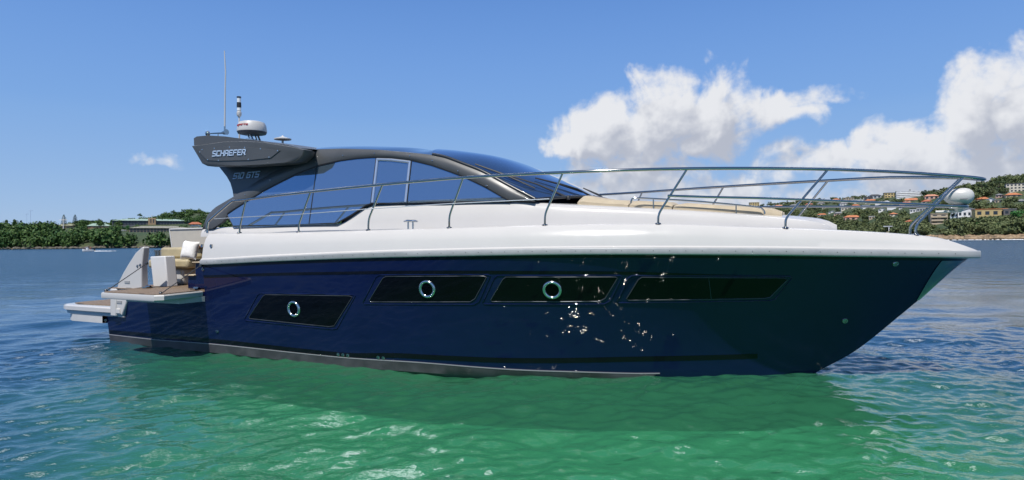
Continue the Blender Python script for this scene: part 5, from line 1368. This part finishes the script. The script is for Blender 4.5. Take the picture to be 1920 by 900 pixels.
# ------------------------------------------------------------------ little motorboat with two people
BP = (-148.9, 225.0, 0.0)
boat = empty('motorboat', BP, R(176)); tag(boat, 'small white open motorboat with two people, far off near the headland', 'boat')
mb = MB(); rr = []
for x in np.linspace(-2.1, 2.3, 14):
    f = max(0, (x + .2) / 2.5); b = .95 * (1 - f ** 2.4) + .01; z1 = .62 + .35 * f ** 1.5
    rr.append([(x, -b * .93, z1), (x, -b, z1), (x, -b * .82, .1), (x, 0, -.25 + .25 * f ** 3), (x, b * .82, .1), (x, b, z1), (x, b * .93, z1)])
mb.grid(rr); mb.poly(rr[0]); mb.build('hull', hm(WHT, .3), boat, 30)
mb = MB(); rr2 = [[(p[0][0], p[0][1], .40), (p[0][0], 0, .42), (p[0][0], -p[0][1], .40)] for p in rr]; mb.grid(rr2); mb.build('floor', hm(GRY), boat, 0)
mb = MB(); mb.box((-2.25, 0, .75), (.34, .36, .6)); mb.box((-2.3, 0, .2), (.16, .12, .8)); mb.build('outboard_motor', RUBBER, boat, 30, bevel=.05)
mb = MB(); mb.box((.35, 0, .85), (.5, .7, .75)); mb.prism([(.55, -.34, 1.22), (.55, .34, 1.22), (.38, .3, 1.55), (.38, -.3, 1.55)], (.03, 0, 0)); mb.build('console', hm(WHT), boat, 20, bevel=.03)
mb = MB(); mb.box((-.75, 0, .62), (.45, 1.2, .42)); mb.build('thwart', hm(TAN), boat, 20, bevel=.03)
def person(loc, rz, shirt, label, arm):
    pts = [(0, 0, .50), (0, 0, .78), (0, 0, 1.02), (.01, 0, 1.14), (.02, 0, 1.28), (.02, 0, 1.38)]
    rad = [.16, .15, .17, .065, .105, .085]; ed = [(0, 1), (1, 2), (2, 3), (3, 4), (4, 5)]
    for s in (1, -1):
        i = len(pts); pts += [(0, s * .20, 1.03), (.10, s * .26, .80), (.32, s * .18, .78 + arm)]; rad += [.065, .05, .04]; ed += [(2, i), (i, i+1), (i+1, i+2)]
        i = len(pts); pts += [(.05, s * .10, .47), (.42, s * .13, .48), (.48, s * .13, .06), (.60, s * .13, .03)]; rad += [.09, .075, .05, .045]; ed += [(0, i), (i, i+1), (i+1, i+2), (i+2, i+3)]
    me = bpy.data.meshes.new('person'); me.from_pydata(pts, ed, []); o = bpy.data.objects.new('person', me); C.objects.link(o)
    o.modifiers.new('skin', 'SKIN')
    for k, v in enumerate(me.skin_vertices[0].data): v.radius = (rad[k], rad[k]); v.use_root = (k == 0)
    sb_ = o.modifiers.new('sub', 'SUBSURF'); sb_.levels = 1; sb_.render_levels = 1
    bpy.context.view_layer.update(); dg = bpy.context.evaluated_depsgraph_get()
    m2 = bpy.data.meshes.new_from_object(o.evaluated_get(dg)); o.modifiers.clear(); o.data = m2
    m2.materials.clear()
    for m_ in (mat('skin', (.42, .26, .19), .6), shirt, mat('dark_shorts', (.04, .05, .08), .8), mat('dark_hair', (.04, .03, .02), .7)): m2.materials.append(m_)
    for p in m2.polygons:
        c = p.center; p.use_smooth = True
        p.material_index = 3 if (c.z > 1.36 or (c.z > 1.27 and c.x < -.02)) else 1 if (.60 < c.z < 1.10 and (abs(c.y) < .24)) else 2 if (c.z <= .60 and c.x < .42 and c.z > .3) else 0
    o.location = loc; o.rotation_euler.z = rz
    tag(o, label, 'person'); return o
BM = Matrix.Translation(BP) @ Matrix.Rotation(R(176), 4, 'Z')
person(BM @ Vector((-.75, 0, .36)), R(176), mat('red_shirt', (.5, .12, .08), .8), 'person in a reddish top seated at the stern of the small motorboat', .05)
person(BM @ Vector((1.1, .1, .36)), R(176), mat('pale_shirt', (.55, .5, .5), .8), 'person in a pale top seated forward in the small motorboat', .0)
mb = MB(); mb.box((0, 0, 0), (.45, .9, .36)); st_ = mb.build('bow_seat', hm(TAN), boat, 20, bevel=.03); st_.location = (1.1, .1, .60)
mb = MB(); rr = []; rg = random.Random(9)
for i in range(26):
    t = i / 25; w = (.25 + 1.3 * t) * rg.uniform(.6, 1.2); x = -2.2 - 7.5 * t
    rr.append([BM @ Vector((x, -w, .02)), BM @ Vector((x, -w * .4, .10 * (1 - t) + .05 + rg.uniform(0, .1))), BM @ Vector((x, w * .4, .10 * (1 - t) + .05 + rg.uniform(0, .1))), BM @ Vector((x, w, .02))])
mb.grid(rr); tag(mb.build('boat_wake', mat('sea_foam', (.8, .82, .83)), None, 60), 'white wake trailing behind the small motorboat', 'wake', kind='stuff')
